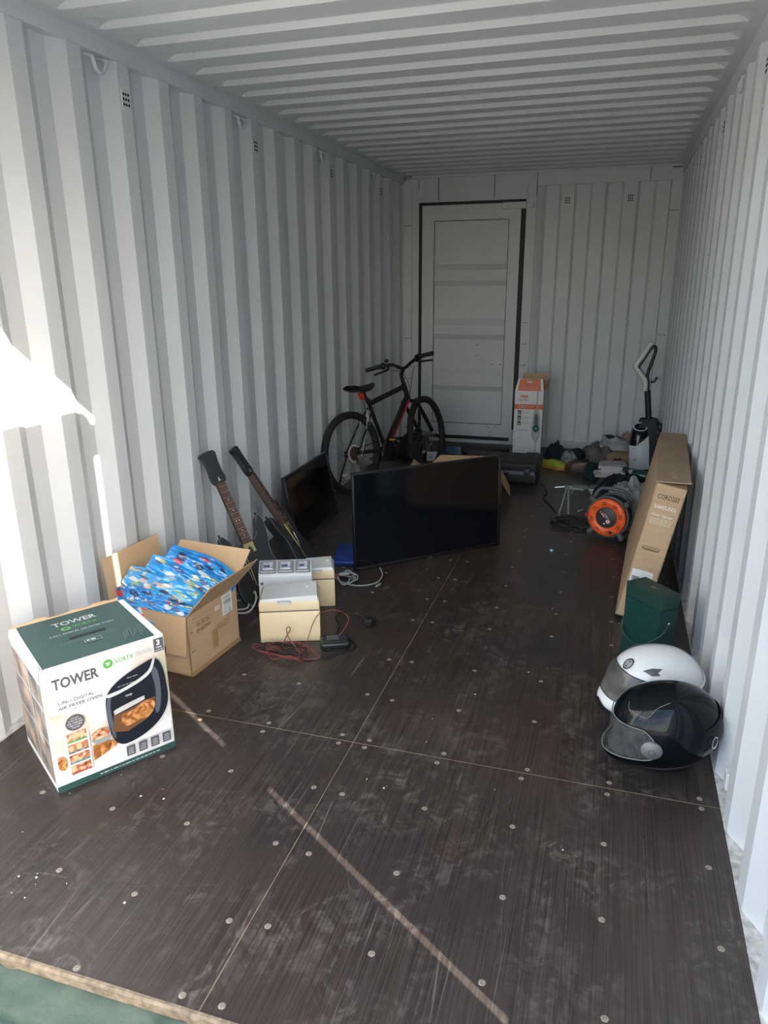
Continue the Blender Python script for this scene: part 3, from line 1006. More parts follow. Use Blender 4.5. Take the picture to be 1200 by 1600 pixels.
# ------------------------------------------------------------------ cream boxes and the grey unit
CREAM = mat('cream_plastic', (.84, .68, .42), .5)
LIDW = mat('milky_lid', (.66, .67, .64), .3)
CX, CY = Vector((.93, .367, 0)).normalized(), Vector((-.367, .93, 0)).normalized()
def cream_box(label, o, w, d, h, lid_wedge):
    t = thing('storage_box', label, 'box', o, atan2(CX.y, CX.x), 'cream storage boxes')
    m = MB()
    m.rb(0, w, 0, d, 0, h - .048, .004, 2).build('body', CREAM, t)
    MB().bx(.004, w - .004, .004, d - .004, h - .05, h - .042).build('groove', INK_GREY, t)
    MB().rb(0, w, 0, d, h - .043, h, .004, 2).build('rim', CREAM, t)
    a = .004
    V = [(a, a, h), (w - a, a, h), (w - a, d - a, h), (a, d - a, h), (a + .006, a + .004, h + .012), (w - a - .006, a + .004, h + .012 + lid_wedge), (w - a - .01, d - a - .01, h + .020 + lid_wedge), (a + .01, d - a - .01, h + .016)]
    l = MB().add(V, [(0, 1, 5, 4), (1, 2, 6, 5), (2, 3, 7, 6), (3, 0, 4, 7), (4, 5, 6, 7)])
    lid = l.build('lid', LIDW, t)
    MB().prism([(w * .42 + .03 * cos(q), .028 * sin(q) * -.35 - .002) for q in [pi * k / 10 for k in range(11)]][::-1], h - .004, h + .006).build('lid_tab', LIDW, lid)
    MB().cyl((w * .80, d * .6, h + .012), (w * .80, d * .6, h + .024 + lid_wedge), .008, n=10).build('lid_stud', LIDW, lid)
    return t
cream_box('cream storage box with a milky lid, nearer one with wires at its foot', (.551, 1.589, 0), .262, .165, .192, .012)
cream_box('cream storage box half hidden behind the grey unit', Vector((.73, 2.039, 0)) - CX * .15, .15, .15, .188, .002)
def grey_unit():
    o = Vector((.551, 1.589, 0)) + CY * .235 - CX * .018
    t = thing('control_unit', 'light grey plastic unit with three clear windows behind the cream boxes', 'appliance', o, atan2(CX.y, CX.x))
    w, h = .245, .245
    # side profile (y, z): upright front, sloped window top
    prof = [(0, 0), (0, h - .030), (.010, h - .018), (.075, h + .012), (.105, h + .012), (.115, h - .01), (.115, 0)]
    V = [(0, y, z) for y, z in prof] + [(w, y, z) for y, z in prof]
    n = len(prof)
    F = [(i, n + i, n + (i + 1) % n, (i + 1) % n) for i in range(n)] + [tuple(range(n)), tuple(range(2 * n - 1, n - 1, -1))]
    LG = mat('light_grey_plastic', (.66, .68, .72), .4)
    MB().add(V, F).build('housing', LG, t)
    DK = mat('dark_bezel', (.24, .25, .265), .2)
    sl = Vector((0, .065, .030)).normalized()
    for k in range(3):
        x0 = .006 + k * .082
        wd = .072 if k < 2 else .066
        M = face((x0, .006, h - .018), (1, 0, 0), sl)
        b = MB().rb(0, wd, .0, .074, .0, .014, .004, 1).build('window_bezel', DK, t, mtx=M)
        MB().rb(.012, wd - .010, .014, .060, .012, .019, .003, 1).build('clear_window', mat('window_glass', (.62, .66, .70), .05, coat=1.0, noise_amt=.75, noise_scale=70, col2=(.16, .19, .24)), b)
        MB().bx(.020, wd - .026, .026, .038, .0185, .0195).build('display', mat('blue_display', (.05, .07, .14), .2), b)
    MB().cyl((.014, -.002, h - .062), (.014, .003, h - .062), .007, n=12).build('screw_hole', INK_GREY, t)
    return t
grey_unit()

# ------------------------------------------------------------------ televisions
SCREEN = mat('black_screen', (.004, .005, .007), .10, spec=.5)
BEZEL = mat('black_bezel', (.010, .010, .011), .35)
def tv(name, label, o, yaw, lean, w, h, rim, depth):
    e1 = Vector((sin(yaw), cos(yaw), 0))
    n = Vector((cos(yaw), -sin(yaw), 0))
    up = Vector((0, 0, 1)) * cos(lean) - n * sin(lean)
    nn = e1.cross(up)
    t = thing(name, label, 'television', mtx=frame(o, e1, up, nn))
    fr = MB()
    fr.rb(0, w, 0, rim * 1.3, -.022, .002, .003, 2).rb(0, w, h - rim, h, -.022, .002, .003, 2).rb(0, rim, 0, h, -.022, .002, .003, 2).rb(w - rim, w, 0, h, -.022, .002, .003, 2)
    fr.build('bezel', BEZEL, t)
    MB().bx(rim * .8, w - rim * .8, rim, h - rim * .8, -.020, -.001).build('screen', SCREEN, t)
    bk = MB()
    V = [(.01, .005, -.02), (w - .01, .005, -.02), (w - .01, h - .01, -.02), (.01, h - .01, -.02), (.10, .02, -depth), (w - .10, .02, -depth), (w - .10, h * .62, -depth), (.10, h * .62, -depth)]
    bk.add(V, [(0, 1, 5, 4), (1, 2, 6, 5), (2, 3, 7, 6), (3, 0, 4, 7), (7, 6, 5, 4)])
    bk.build('back_cover', BLACK_MATT, t)
    return t
t1 = tv('flat_television', 'large black flat television standing on the middle of the floor', (.676, 2.485, .001), .829, .028, .938, .547, .014, .055)
MB().rb(.455, .475, .001, .007, .001, .004, .001, 1).build('status_light', GREY_PL, t1)
t2 = tv('flat_television', 'smaller black television leaning towards the left wall behind the guitars', (.238, 2.723, .003), -.022, .163, .72, .434, .022, .10)
MB().rb(.30, .42, .005, .013, .001, .004, .001, 1).build('logo_strip', GREY_PL, t2)

# ------------------------------------------------------------------ game guitars
ROSE = mat('rosewood_fretboard', (.085, .045, .032), .5, noise_amt=.3, noise_scale=30, stretch=(1, 1, .1))
G_BLACK = mat('satin_black_guitar', (.014, .018, .021), .38)
G_GOLD = mat('brass_plate', (.40, .34, .15), .4, .5)
def guitar(label, base, head, nrm, Lg):
    base, head = Vector(base), Vector(head)
    z = (head - base).normalized()
    n = Vector(nrm)
    y = (n - z * n.dot(z)).normalized()          # y = front
    x = y.cross(z)
    t = thing('toy_guitar', label, 'guitar', mtx=frame(base, x, y, z), group='black toy guitars by the left wall')
    M = frame((0, 0, 0), (1, 0, 0), (0, 0, 1), (0, 1, 0))    # prism in x-z plane, extruded along y
    out = sp2([(0, .0), (.075, .006), (.125, .045), (.130, .10), (.104, .155), (.098, .200), (.118, .250), (.124, .300), (.108, .318), (.090, .300), (.074, .262), (.052, .252),
               (.034, .262), (-.034, .262), (-.054, .268), (-.074, .290), (-.092, .334), (-.112, .350), (-.126, .328), (-.120, .262), (-.100, .200), (-.106, .150), (-.130, .10), (-.126, .045), (-.075, .006)], 5)
    out = [(xx, zz * 1.22) for xx, zz in out]
    b = MB().prism(out, -.022, .020, mtx=M, smooth=True)
    inner = [(xx * .93, (zz - .18) * .94 + .18) for xx, zz in out]
    b.prism(inner, .018, .025, mtx=M, smooth=True)
    body = b.build('body', G_BLACK, t)
    ed = MB().tube([Vector((xx, .020, zz)) for xx, zz in out], .0016, 5, closed=True)
    ed.build('binding', mat('grey_binding', (.16, .17, .18), .35), body)
    for sx, zz in ((-.112, .428), (.110, .388)):
        MB().lathe([(.0001, .014), (.008, .013), (.008, .010), (.004, .008), (.004, -.002)], 10, mtx=Matrix.Translation((sx, 0, zz))).build('strap_button', BLACK_PL, body)
    nk = MB()
    nk.prism([(-.023, .315), (.023, .315), (.021, Lg - .165), (-.021, Lg - .165)], .004, .030, mtx=M)
    nk.ell((0, .006, (Lg + .15) / 2), (.022, .016, (Lg - .48) / 2 + .06), nu=12, nv=8)
    neck = nk.build('neck', mat('dark_neck', (.045, .030, .024), .5), t)
    fb = MB().prism([(-.023, .312), (.023, .312), (.021, Lg - .162), (-.021, Lg - .162)], .030, .034, mtx=M).build('fretboard', ROSE, neck)
    fr = MB()
    zz = Lg - .18
    k = 0
    dots = MB()
    while zz > .322:
        fr.bx(-.0215, .0215, .034, .0352, zz - .0008, zz + .0008)
        if k in (2, 4, 6, 8, 9, 11, 13, 14, 15):
            for dx in ((-.008, .008) if k == 6 else (0,)):
                dots.cyl((dx, .034, zz - .012), (dx, .0353, zz - .012), .0026, n=8)
        zz -= .031 * (.975 ** k)
        k += 1
    fr.build('frets', DULL_METAL, neck)['kind'] = 'stuff'
    dots.build('inlay', INK_WHITE, neck)['kind'] = 'stuff'
    hd = MB().prism(sp2([(-.022, Lg - .165), (.022, Lg - .165), (.038, Lg - .135), (.034, Lg - .085), (.036, Lg - .03), (.046, Lg), (-.034, Lg + .006), (-.034, Lg - .05), (-.034, Lg - .11), (-.038, Lg - .138)], 3), .004, .028, mtx=M)
    head_o = hd.build('headstock', G_BLACK, t)
    MB().prism([(-.008, Lg - .150), (.008, Lg - .150), (0, Lg - .126)], .028, .0295, mtx=M).build('badge', CHROME, head_o)
    pl = MB().prism([(-.026, .262), (.026, .262), (.026, .312), (-.026, .312)], .025, .033, mtx=M).build('neck_plate', G_GOLD, t)
    MB().prism([(-.012, .258), (.012, .258), (.010, .285), (0, .296), (-.010, .285)], .033, .0345, mtx=M).build('strum_switch', G_BLACK, pl)
    pg = MB().prism(sp2([(-.03, .20), (.05, .21), (.085, .15), (.09, .09), (.045, .05), (.03, .10), (-.02, .14)], 4), .025, .028, mtx=M).build('pickguard', BLACK_PL, t)
    br = MB().tube([(.034, .032, .29), (.040, .036, .18), (.044, .034, .105), (.020, .034, .10)], .003, 6).build('bridge_bar', G_GOLD, t)
    MB().tube([(.05, .03, .13), (.06, .055, .20), (.055, .06, .255)], .0028, 6).build('whammy_bar', CHROME, t)
    for zz in (.075, .05):
        MB().cyl((.07, .025, zz), (.07, .036, zz), .008, n=10).build('knob', G_GOLD, t)
    return t
guitar('black toy guitar with spotted fretboard facing out, nearer the cardboard box', (.405, 2.0, .0), (.032, 2.127, .69), (1.0, -.85, .55), .80)
guitar('black toy guitar turned side-on next to the smaller television', (.464, 2.406, .0), (.032, 2.373, .665), (.95, .15, .5), .79)

# ------------------------------------------------------------------ mountain bike
def bike():
    hd, ln, sc = .3937, .1308, .905
    f = Vector((sin(hd), cos(hd), 0))
    r = Vector((cos(hd), -sin(hd), 0))
    U = Vector((0, 0, 1)) * cos(ln) - r * sin(ln)
    lf = -(r * cos(ln) + Vector((0, 0, 1)) * sin(ln))
    M = frame((.200, 3.885, .010), f * sc, lf * sc, U * sc)
    t = thing('mountain_bike', 'black mountain bike with a red stripe parked by the left wall', 'bicycle', mtx=M)
    FR = mat('satin_black_frame', (.010, .011, .013), .3)
    RED = mat('red_decal', (.62, .015, .05), .35)
    TYRE = mat('tyre_rubber', (.014, .015, .017), .75)
    RIM = mat('black_rim', (.03, .031, .033), .35, .4)
    R = .335
    def wheel(parent_m, rear):
        w = bpy.data.objects.new('wheel', None)
        COL.objects.link(w)
        w.parent = t
        w.matrix_local = parent_m
        N = 56
        ty = MB().tube([(cos(2 * pi * i / N) * (R - .026), 0, sin(2 * pi * i / N) * (R - .026)) for i in range(N)], .029, 10, closed=True)
        for i in range(N * 2):
            a = 2 * pi * i / (N * 2)
            for sy in (-1, 1):
                a2 = a + (pi / N / 2 if sy > 0 else 0)
                c = Vector((cos(a2), 0, sin(a2)))
                tn = Vector((-sin(a2), 0, cos(a2)))
                mm = frame(c * (R - .006) + Vector((0, sy * .011, 0)), tn, Vector((0, 1, 0)), c)
                ty.bx(-.0045, .0045, -.007, .007, -.006, .006, 0, mm)
        ty.build('tyre', TYRE, w)
        MB().lathe([(R - .048, -.012), (R - .044, -.013), (R - .040, -.010), (R - .040, .010), (R - .044, .013), (R - .048, .012), (R - .058, 0), (R - .048, -.012)], 56, mtx=Matrix.Rotation(pi / 2, 4, 'X')).build('rim', RIM, w)
        sp = MB()
        for i in range(32):
            a = 2 * pi * i / 32
            b = a + (.5 if (i // 2) % 2 else -.5)
            y = .024 if i % 2 else -.024
            sp.cyl((cos(b) * .02, y, sin(b) * .02), (cos(a) * (R - .05), 0, sin(a) * (R - .05)), .0011, n=4, caps=False)
        sp.build('spokes', mat('steel_spoke', (.35, .36, .37), .35, .9), w)['kind'] = 'stuff'
        MB().cyl((0, -.045, 0), (0, .045, 0), .016, n=14).cyl((0, -.03, 0), (0, -.024, 0), .026, n=14).cyl((0, .024, 0), (0, .03, 0), .026, n=14).build('hub', DULL_METAL, w)
        if rear:
            c = MB()
            for k in range(6):
                c.cyl((0, -.030 - k * .005, 0), (0, -.033 - k * .005, 0), .058 - k * .007, n=22)
            c.build('cassette', mat('rusty_cassette', (.20, .13, .085), .55, .6, noise_amt=.4, noise_scale=80), w)
            MB().cyl((0, -.026, 0), (0, -.028, 0), .072, n=26).build('spoke_guard', CLEAR, w)
        for a0 in (4.1,):
            MB().rb(-.03, .03, -.005, .005, -.012, .012, .003, 1).build('reflector', mat('pale_reflector', (.55, .52, .42), .3), w,
                                                                      mtx=Matrix.Rotation(0, 4, 'Y') @ Matrix.Translation((cos(a0) * .19, .0, sin(a0) * .19 - .0)))
        return w
    wheel(Matrix.Translation((0, 0, R)), True)
    bb, st, ht, hb = (.42, 0, .30), (.275, 0, .70), (.755, 0, .80), (.795, 0, .675)
    ax = (Vector(hb) - Vector(ht)).normalized()
    stc = Vector(hb)
    steer = Matrix.Translation(stc) @ Matrix.Rotation(.18, 4, -ax) @ Matrix.Translation(-stc)
    fh = Vector((1.05, 0, R))
    fr = MB()
    fr.tube([st, (.745, 0, .785)], .022, 10)
    fr.tube([bb, (.785, 0, .690)], .029, 10)
    fr.tube([bb, (.262, 0, .735)], .0165, 10)
    fr.cyl(Vector(ht) - ax * .012, Vector(hb) + ax * .012, .023, n=14)
    fr.cyl((.42, -.036, .30), (.42, .036, .30), .023, n=14)
    for s in (-1, 1):
        fr.tube([(.39, s * .03, .30), (.30, s * .055, .305), (0, s * .066, R)], .010, 8)
        fr.tube([(.283, s * .025, .665), (.19, s * .05, .56), (0, s * .066, R)], .008, 8)
        fr.bx(-.02, .02, s * .062 - .003, s * .062 + .003, R - .03, R + .02)
    frame_o = fr.build('frame', FR, t)
    dn = (Vector((.785, 0, .690)) - Vector(bb))
    dl = dn.length
    dn.normalize()
    dm = frame(Vector(bb), dn, Vector((0, 0, 1)).cross(dn).normalized() * -1, dn.cross(Vector((0, 0, 1)).cross(dn).normalized() * -1))
    nrm = Vector((0, -1, 0))
    up = nrm.cross(dn) * 1
    P = Print()
    P.STEP = .0002
    P.rect(.06, -.012, .15, .008, RED)
    for k in range(9):
        P.rect(.165 + k * .026, -.012, .165 + k * .026 + .018, .010, RED)
        P.rect(.165 + k * .026 + .005, -.004, .165 + k * .026 + .012, .005, FR)
    P.rect(.405, -.014, dl - .03, .010, RED)
    P.build('down_tube_decal', frame_o, frame(Vector(bb) + Vector((0, -.0292, 0)), dn, up, nrm) if up.z > 0 else frame(Vector(bb) + Vector((0, -.0292, 0)), dn, -up, nrm))
    # fork and bars turn together
    fk = MB()
    fk.tube([steer @ Vector(hb), steer @ Vector((.803, 0, .652))], .02, 10)
    fk.tube([steer @ Vector((.800, -.075, .645)), steer @ Vector((.805, 0, .66)), steer @ Vector((.800, .075, .645))], .017, 8)
    for s in (-1, 1):
        fk.tube([steer @ Vector((.812, s * .065, .665)), steer @ Vector((.93, s * .065, .50)), steer @ Vector(fh + Vector((-.012, s * .062, .02)))], [.015, .019, .017], 10)
    fk.build('fork', FR, t)
    wheel(steer @ Matrix.Translation(fh), False)
    stt = Vector((.735, 0, .885))
    MB().tube([steer @ Vector(ht), steer @ stt], .016, 10).tube([steer @ stt, steer @ Vector((.785, 0, .940))], .018, 10).build('stem', FR, t)
    hbp = [(.72, -.33, 1.025), (.745, -.21, 1.018), (.775, -.10, .985), (.785, 0, .940), (.775, .10, .985), (.745, .21, .985), (.72, .33, .972)]
    bar = MB().tube(spline([steer @ Vector(q) for q in hbp], 5), .0155, 8).build('handlebar', FR, t)
    for s in (-1, 1):
        MB().tube([steer @ Vector((.7195, s * .335, .999 - s * .027)), steer @ Vector((.733, s * .26, 1.001 - s * .021)), steer @ Vector((.746, s * .205, 1.002 - s * .017))], [.020, .018, .021], 10).build('grip', BLACK_MATT, bar)
        MB().cyl(steer @ Vector((.748, s * .195, 1.002 - s * .016)), steer @ Vector((.757, s * .16, .998 - s * .013)), .028, n=12).build('shifter', BLACK_PL, bar)
        MB().tube([steer @ Vector((.770, s * .135, .985 - s * .012)), steer @ Vector((.80, s * .16, .965 - s * .014)), steer @ Vector((.792, s * .22, .955 - s * .02)), steer @ Vector((.775, s * .295, .948 - s * .026))], [.013, .011, .009, .008], 8).build('brake_lever', BLACK_PL, bar)
    MB().ell(steer @ Vector((.762, .14, 1.026)), (.02, .02, .016), nu=12, nv=8).build('bell', BLACK_PL, bar)
    # saddle
    sd = MB()
    def sad(a, c):
        x = .08 + .27 * a
        wd = .075 * (1 - a) ** .8 + .020 + .012 * sin(a * pi)
        q = (c - .5) * 2
        zc = .862 + .014 * (2 * a - 1) ** 2 - .004 * a
        return Vector((x, q * wd, zc - .030 * abs(q) ** 3 - .008 * (1 - abs(q))))
    sd.grid(sad, 16, 12)
    sd.grid(lambda a, c: sad(a, 1 - c) - Vector((0, 0, .048 * (1 - abs(2 * c - 1) ** 8) * (.35 + .65 * sin(pi * min(1, .12 + .88 * a))))), 16, 12)
    sd.build('saddle', BLACK_MATT, t, weld=True)
    MB().tube([(.12, -.022, .822), (.20, -.022, .808), (.30, -.018, .828)], .0035, 6).tube([(.12, .022, .822), (.20, .022, .808), (.30, .018, .828)], .0035, 6).build('saddle_rails', DULL_METAL, t)
    MB().cyl((.215, 0, .815), (.270, 0, .70), .0135, n=12).build('seat_post', FR, t)
    MB().cyl((.262, 0, .735), (.268, 0, .712), .022, n=12).build('seat_clamp', FR, t)
    rl = MB().rb(-.014, .014, -.027, .027, -.030, .030, .010, 3).build('rear_light', mat('red_lens', (.75, .035, .02), .2, coat=.6, noise_amt=.4, noise_scale=120), t, mtx=frame((.195, 0, .772), (.9, 0, .4), (0, 1, 0), (-.4, 0, .9)))
    # drivetrain
    ch = MB()
    for k, rr in enumerate((.088, .070)):
        ch.lathe([(rr, -.002), (rr, .002), (rr - .014, .002), (rr - .014, -.002), (rr, -.002)], 32, mtx=Matrix.Translation((.42, -.055 + .008 * k, .30)) @ Matrix.Rotation(pi / 2, 4, 'X'))
    for k in range(4):
        a = pi * k / 2 + .5
        ch.cyl((.42, -.055, .30), (.42 + .08 * cos(a), -.055, .30 + .08 * sin(a)), .006, n=6)
    ch.lathe([(.0001, -.001), (.060, -.001)], 32, mtx=Matrix.Translation((.42, -.050, .30)) @ Matrix.Rotation(pi / 2, 4, 'X'))
    ch.lathe([(.106, -.003), (.106, .002), (.080, .002)], 32, mtx=Matrix.Translation((.42, -.062, .30)) @ Matrix.Rotation(pi / 2, 4, 'X'))
    ch.build('chainring', BLACK_PL, t)
    for s in (-1, 1):
        a = 1.75 if s < 0 else 1.75 + pi
        e = Vector((.42 + .165 * cos(a) * .55, s * .085, .30 + .165 * sin(a) * .55))
        ck = MB().tube([(.42, s * .065, .30), e], [.015, .011], 8).build('crank_arm', BLACK_PL, t)
        pd = MB().rb(-.045, .045, -.04, .04, -.011, .011, .004, 1).build('pedal', BLACK_PL, t, mtx=Matrix.Translation(e + Vector((0, s * .055, 0))))
        MB().bx(-.030, .030, -.006, .006, -.006, .006).build('pedal_reflector', mat('amber_reflector', (.75, .36, .06), .2, coat=.5), pd, mtx=Matrix.Translation((-.044, 0, 0)) @ Matrix.Rotation(pi / 2, 4, 'Z'))
    MB().tube([(.42, -.052, .388), (.0, -.045, R + .040)], .004, 5).tube([(.42, -.052, .214), (.05, -.045, R - .13)], .004, 5).build('chain', mat('oily_chain', (.05, .045, .04), .5, .6), t)
    MB().tube([(.0, -.07, R - .01), (.01, -.075, R - .06), (.045, -.06, R - .13)], [.014, .016, .010], 8).cyl((.02, -.05, R - .07), (.02, -.04, R - .07), .025, n=14).cyl((.05, -.05, R - .13), (.05, -.04, R - .13), .025, n=14).build('derailleur', DULL_METAL, t)
    # brakes and cables
    for s in (-1, 1):
        MB().tube([(.19, s * .045, .535), (.195, s * .05, .60), (.21, s * .03, .655)], [.010, .009, .006], 8).build('rear_brake_arm', DULL_METAL, t)
    MB().tube(spline([(.27, -.02, .74), (.20, -.035, .76), (.17, -.04, .72), (.185, -.04, .66)], 5), .0028, 6).build('rear_brake_cable', BLACK_PL, t)
    MB().tube(spline([(.185, -.05, .66), (.16, -.055, .55), (.10, -.06, .42), (.03, -.075, R - .03)], 6), .003, 6).build('gear_cable', CABLE_WHITE, t)
    for k, y in enumerate((-.13, .13)):
        MB().tube(spline([steer @ Vector((.80, y, .94)), steer @ Vector((.86, y * .5, .93 - .02 * k)), steer @ Vector((.87, y * .1, .80)), steer @ Vector((.83, 0, .70))], 7), .0026, 6).build('front_cable', BLACK_PL, t)
    MB().tube([(.02, .075, R - .02), (-.02, .13, .15), (-.03, .19, -.008)], .008, 8).build('kickstand', BLACK_PL, t)
    return t
bike()

# ------------------------------------------------------------------ long television carton leaning on the right wall
def tv_carton():
    w, h, ln_ = .131, .655, 1.14
    yaw, lean = -.060, radians(10.4)
    e = Vector((-sin(yaw), cos(yaw), 0))                   # along the carton, away from the camera
    a = Vector((cos(yaw), sin(yaw), 0))
    x = a * cos(lean) + Vector((0, 0, -1)) * sin(lean) * -1
    x = Vector((a.x * cos(lean), a.y * cos(lean), -sin(lean)))
    z = Vector((a.x * sin(lean), a.y * sin(lean), cos(lean)))
    t = thing('television_carton', 'long brown television carton leaning against the right wall', 'box', mtx=frame((2.034, 2.275, .0242), x, e, z))
    m = MB()
    th = .005
    m.bx(0, w, 0, th, 0, h).bx(0, w, ln_ - th, ln_, 0, h).bx(0, th, 0, ln_, 0, h).bx(w - th, w, 0, ln_, 0, h).bx(0, w, 0, ln_, 0, th)
    m.build('body', CARD, t)
    M3 = [CARD, CARD_IN, CARD_EDGE]
    GC = mat('grey_brown_kraft_lid', (.42, .29, .19), .8, noise_amt=.1, noise_scale=12)  # greyer, darker board than the carton sides
    fl = MB()
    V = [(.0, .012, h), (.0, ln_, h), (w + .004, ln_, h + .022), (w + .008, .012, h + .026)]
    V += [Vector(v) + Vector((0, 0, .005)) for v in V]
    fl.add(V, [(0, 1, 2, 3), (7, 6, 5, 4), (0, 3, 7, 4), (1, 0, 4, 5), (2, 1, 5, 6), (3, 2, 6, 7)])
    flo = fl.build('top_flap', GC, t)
    MB().add([(.004, .002, h), (w, .002, h), (w - .005, .10, h + .012), (.006, .10, h + .002)], [(0, 1, 2, 3)]).build('tuck_flap', CARD_EDGE, t)
    slope = Vector((w + .008, 0, .026)).normalized()
    LM = frame((.09, .05, h + .0216), (0, 1, 0), -slope, Vector((0, 1, 0)).cross(-slope))
    P = Print()
    P.text('Smart TV', .018, .010, .150, .032, INK_LIGHT, .0)
    P.build('lid_lettering', flo, LM)
    # printed end
    P = Print()
    WI = mat('cream_ink', (.80, .74, .64), .7)
    P.text('CORO203', .022, .590, .112, .612, INK, .004)
    FM = face((0, 0, 0), (1, 0, 0), (0, 0, 1))
    P.build('handwriting', t, FM)
    P = Print()
    P.text('SAMSUNG', .020, .545, .112, .563, WI, .02)
    P.text('Smart Signage', .020, .508, .108, .523, WI, .015)
    P.lines(.020, .494, .108, 3, .010, mat('tan_white_ink', (.68, .58, .45), .8), .005, 3)
    P.build('end_lettering', t, FM)
    P = Print()
    P.rect(.014, .170, .106, .245, INK_WHITE)
    P.lines(.060, .228, .10, 2, .009, INK_LIGHT, .003, 5)
    for k in range(12):
        P.rect(.020 + k * .0029, .192, .0217 + k * .0029, .212, INK_GREY)
    P.lines(.020, .183, .055, 1, .01, INK_GREY, .003, 5)
    for k in range(4):
        P.rect(.078 + k * .006, .216, .081 + k * .006, .220, INK_GREY)
    P.rect(.092, .196, .100, .206, INK_LIGHT)
    P.rect(.092, .178, .100, .186, INK_GREY)
    P.build('paper_label', t, FM)
    P = Print()
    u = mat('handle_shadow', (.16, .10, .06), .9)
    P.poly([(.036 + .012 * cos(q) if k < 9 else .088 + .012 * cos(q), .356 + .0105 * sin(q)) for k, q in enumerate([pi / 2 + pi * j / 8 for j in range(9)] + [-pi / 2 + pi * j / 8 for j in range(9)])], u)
    P.poly([(.037 + .011 * cos(q) if k < 9 else .087 + .011 * cos(q), .359 + .0078 * sin(q)) for k, q in enumerate([pi / 2 + pi * j / 8 for j in range(9)] + [-pi / 2 + pi * j / 8 for j in range(9)])], CARD_EDGE)
    P.build('hand_hole', t, FM)
    return t
tv_carton()

# ------------------------------------------------------------------ green gift box with rope handle
def gift_box():
    o, px, py = Vector((2.058, 1.951, 0)), Vector((2.185, 1.802, 0)), Vector((2.133, 2.015, 0))
    x = (px - o).normalized()
    y = Vector((-x.y, x.x, 0))
    w, d, h = .196, .099, .327
    GB = mat('bottle_green_card', (.006, .045, .038), .45)
    GT = mat('bottle_green_lid', (.009, .042, .034), .5)
    t = thing('gift_box', 'dark green gift box with a rope handle behind the white helmet', 'box', mtx=frame(o, x, y, (0, 0, 1)))
    MB().rb(0, w, 0, d, 0, h - .062, .002, 1).build('body', GB, t)
    MB().rb(-.0005, w + .0005, -.0005, d + .0005, h - .060, h, .002, 1).build('lid', GT, t)
    P = Print()
    GD = mat('gold_ink', (.42, .34, .22), .4, .3)
    P.text('gus', .090, .040, .122, .056, GD, .0)
    P.build('lid_print', t, face((0, 0, h), (1, 0, 0), (0, 1, 0)))
    P = Print()
    P.text('gus', .085, .085, .115, .100, mat('dull_green_ink', (.03, .10, .085), .4), .0)
    P.build('front_print', t, face((0, 0, 0), (1, 0, 0), (0, 0, 1)))
    rp = MB().tube(spline([(w + .002, d * .55, .205), (w + .012, d * .1, .172), (w * .80, -.020, .115), (w * .45, -.024, .092), (w * .10, -.02, .12), (-.010, .02, .18), (-.003, d * .5, .205)], 7), .0032, 7)
    ho = rp.build('rope_handle', mat('green_cord', (.012, .07, .06), .6), t)
    MB().lathe([(.0035, .002), (.007, .002), (.007, -.001)], 12, mtx=frame((w + .001, d * .55, .205), (0, 1, 0), (0, 0, 1), (1, 0, 0))).build('eyelet', CHROME, ho)
    return t
gift_box()

# ------------------------------------------------------------------ motorcycle helmets
def helmet_pt(az, el, k=1.0):
    """surface of a full-face shell; az 0 = front, el -pi/2..pi/2"""
    ce, se = cos(el), sin(el)
    x, y, z = ce * cos(az), ce * sin(az), se
    # flatten the sides, lengthen back and chin
    X = (.162 if x > 0 else .180) * (abs(x) ** .92) * (1 if x > 0 else -1)
    Y = .128 * (abs(y) ** .88) * (1 if y > 0 else -1)
    Z = .138 * z if z > 0 else .142 * (abs(z) ** .92) * -1
    if z < 0 and x > 0:
        X += .070 * (x ** 2) * min(1, -z * 2.2) * (1 + .0 * z)           # chin bar
    if z < 0:
        tuck = min(1, max(0, -z - .25) / .75)
        X *= 1 - .22 * tuck * (1 if x < 0 else .35)
        if x < 0:
            X *= 1
        Y *= 1 - .10 * tuck
    if x < 0 and z > 0:
        X *= 1.0 + .03 * z
    return Vector((X * k, Y * k, Z * k))
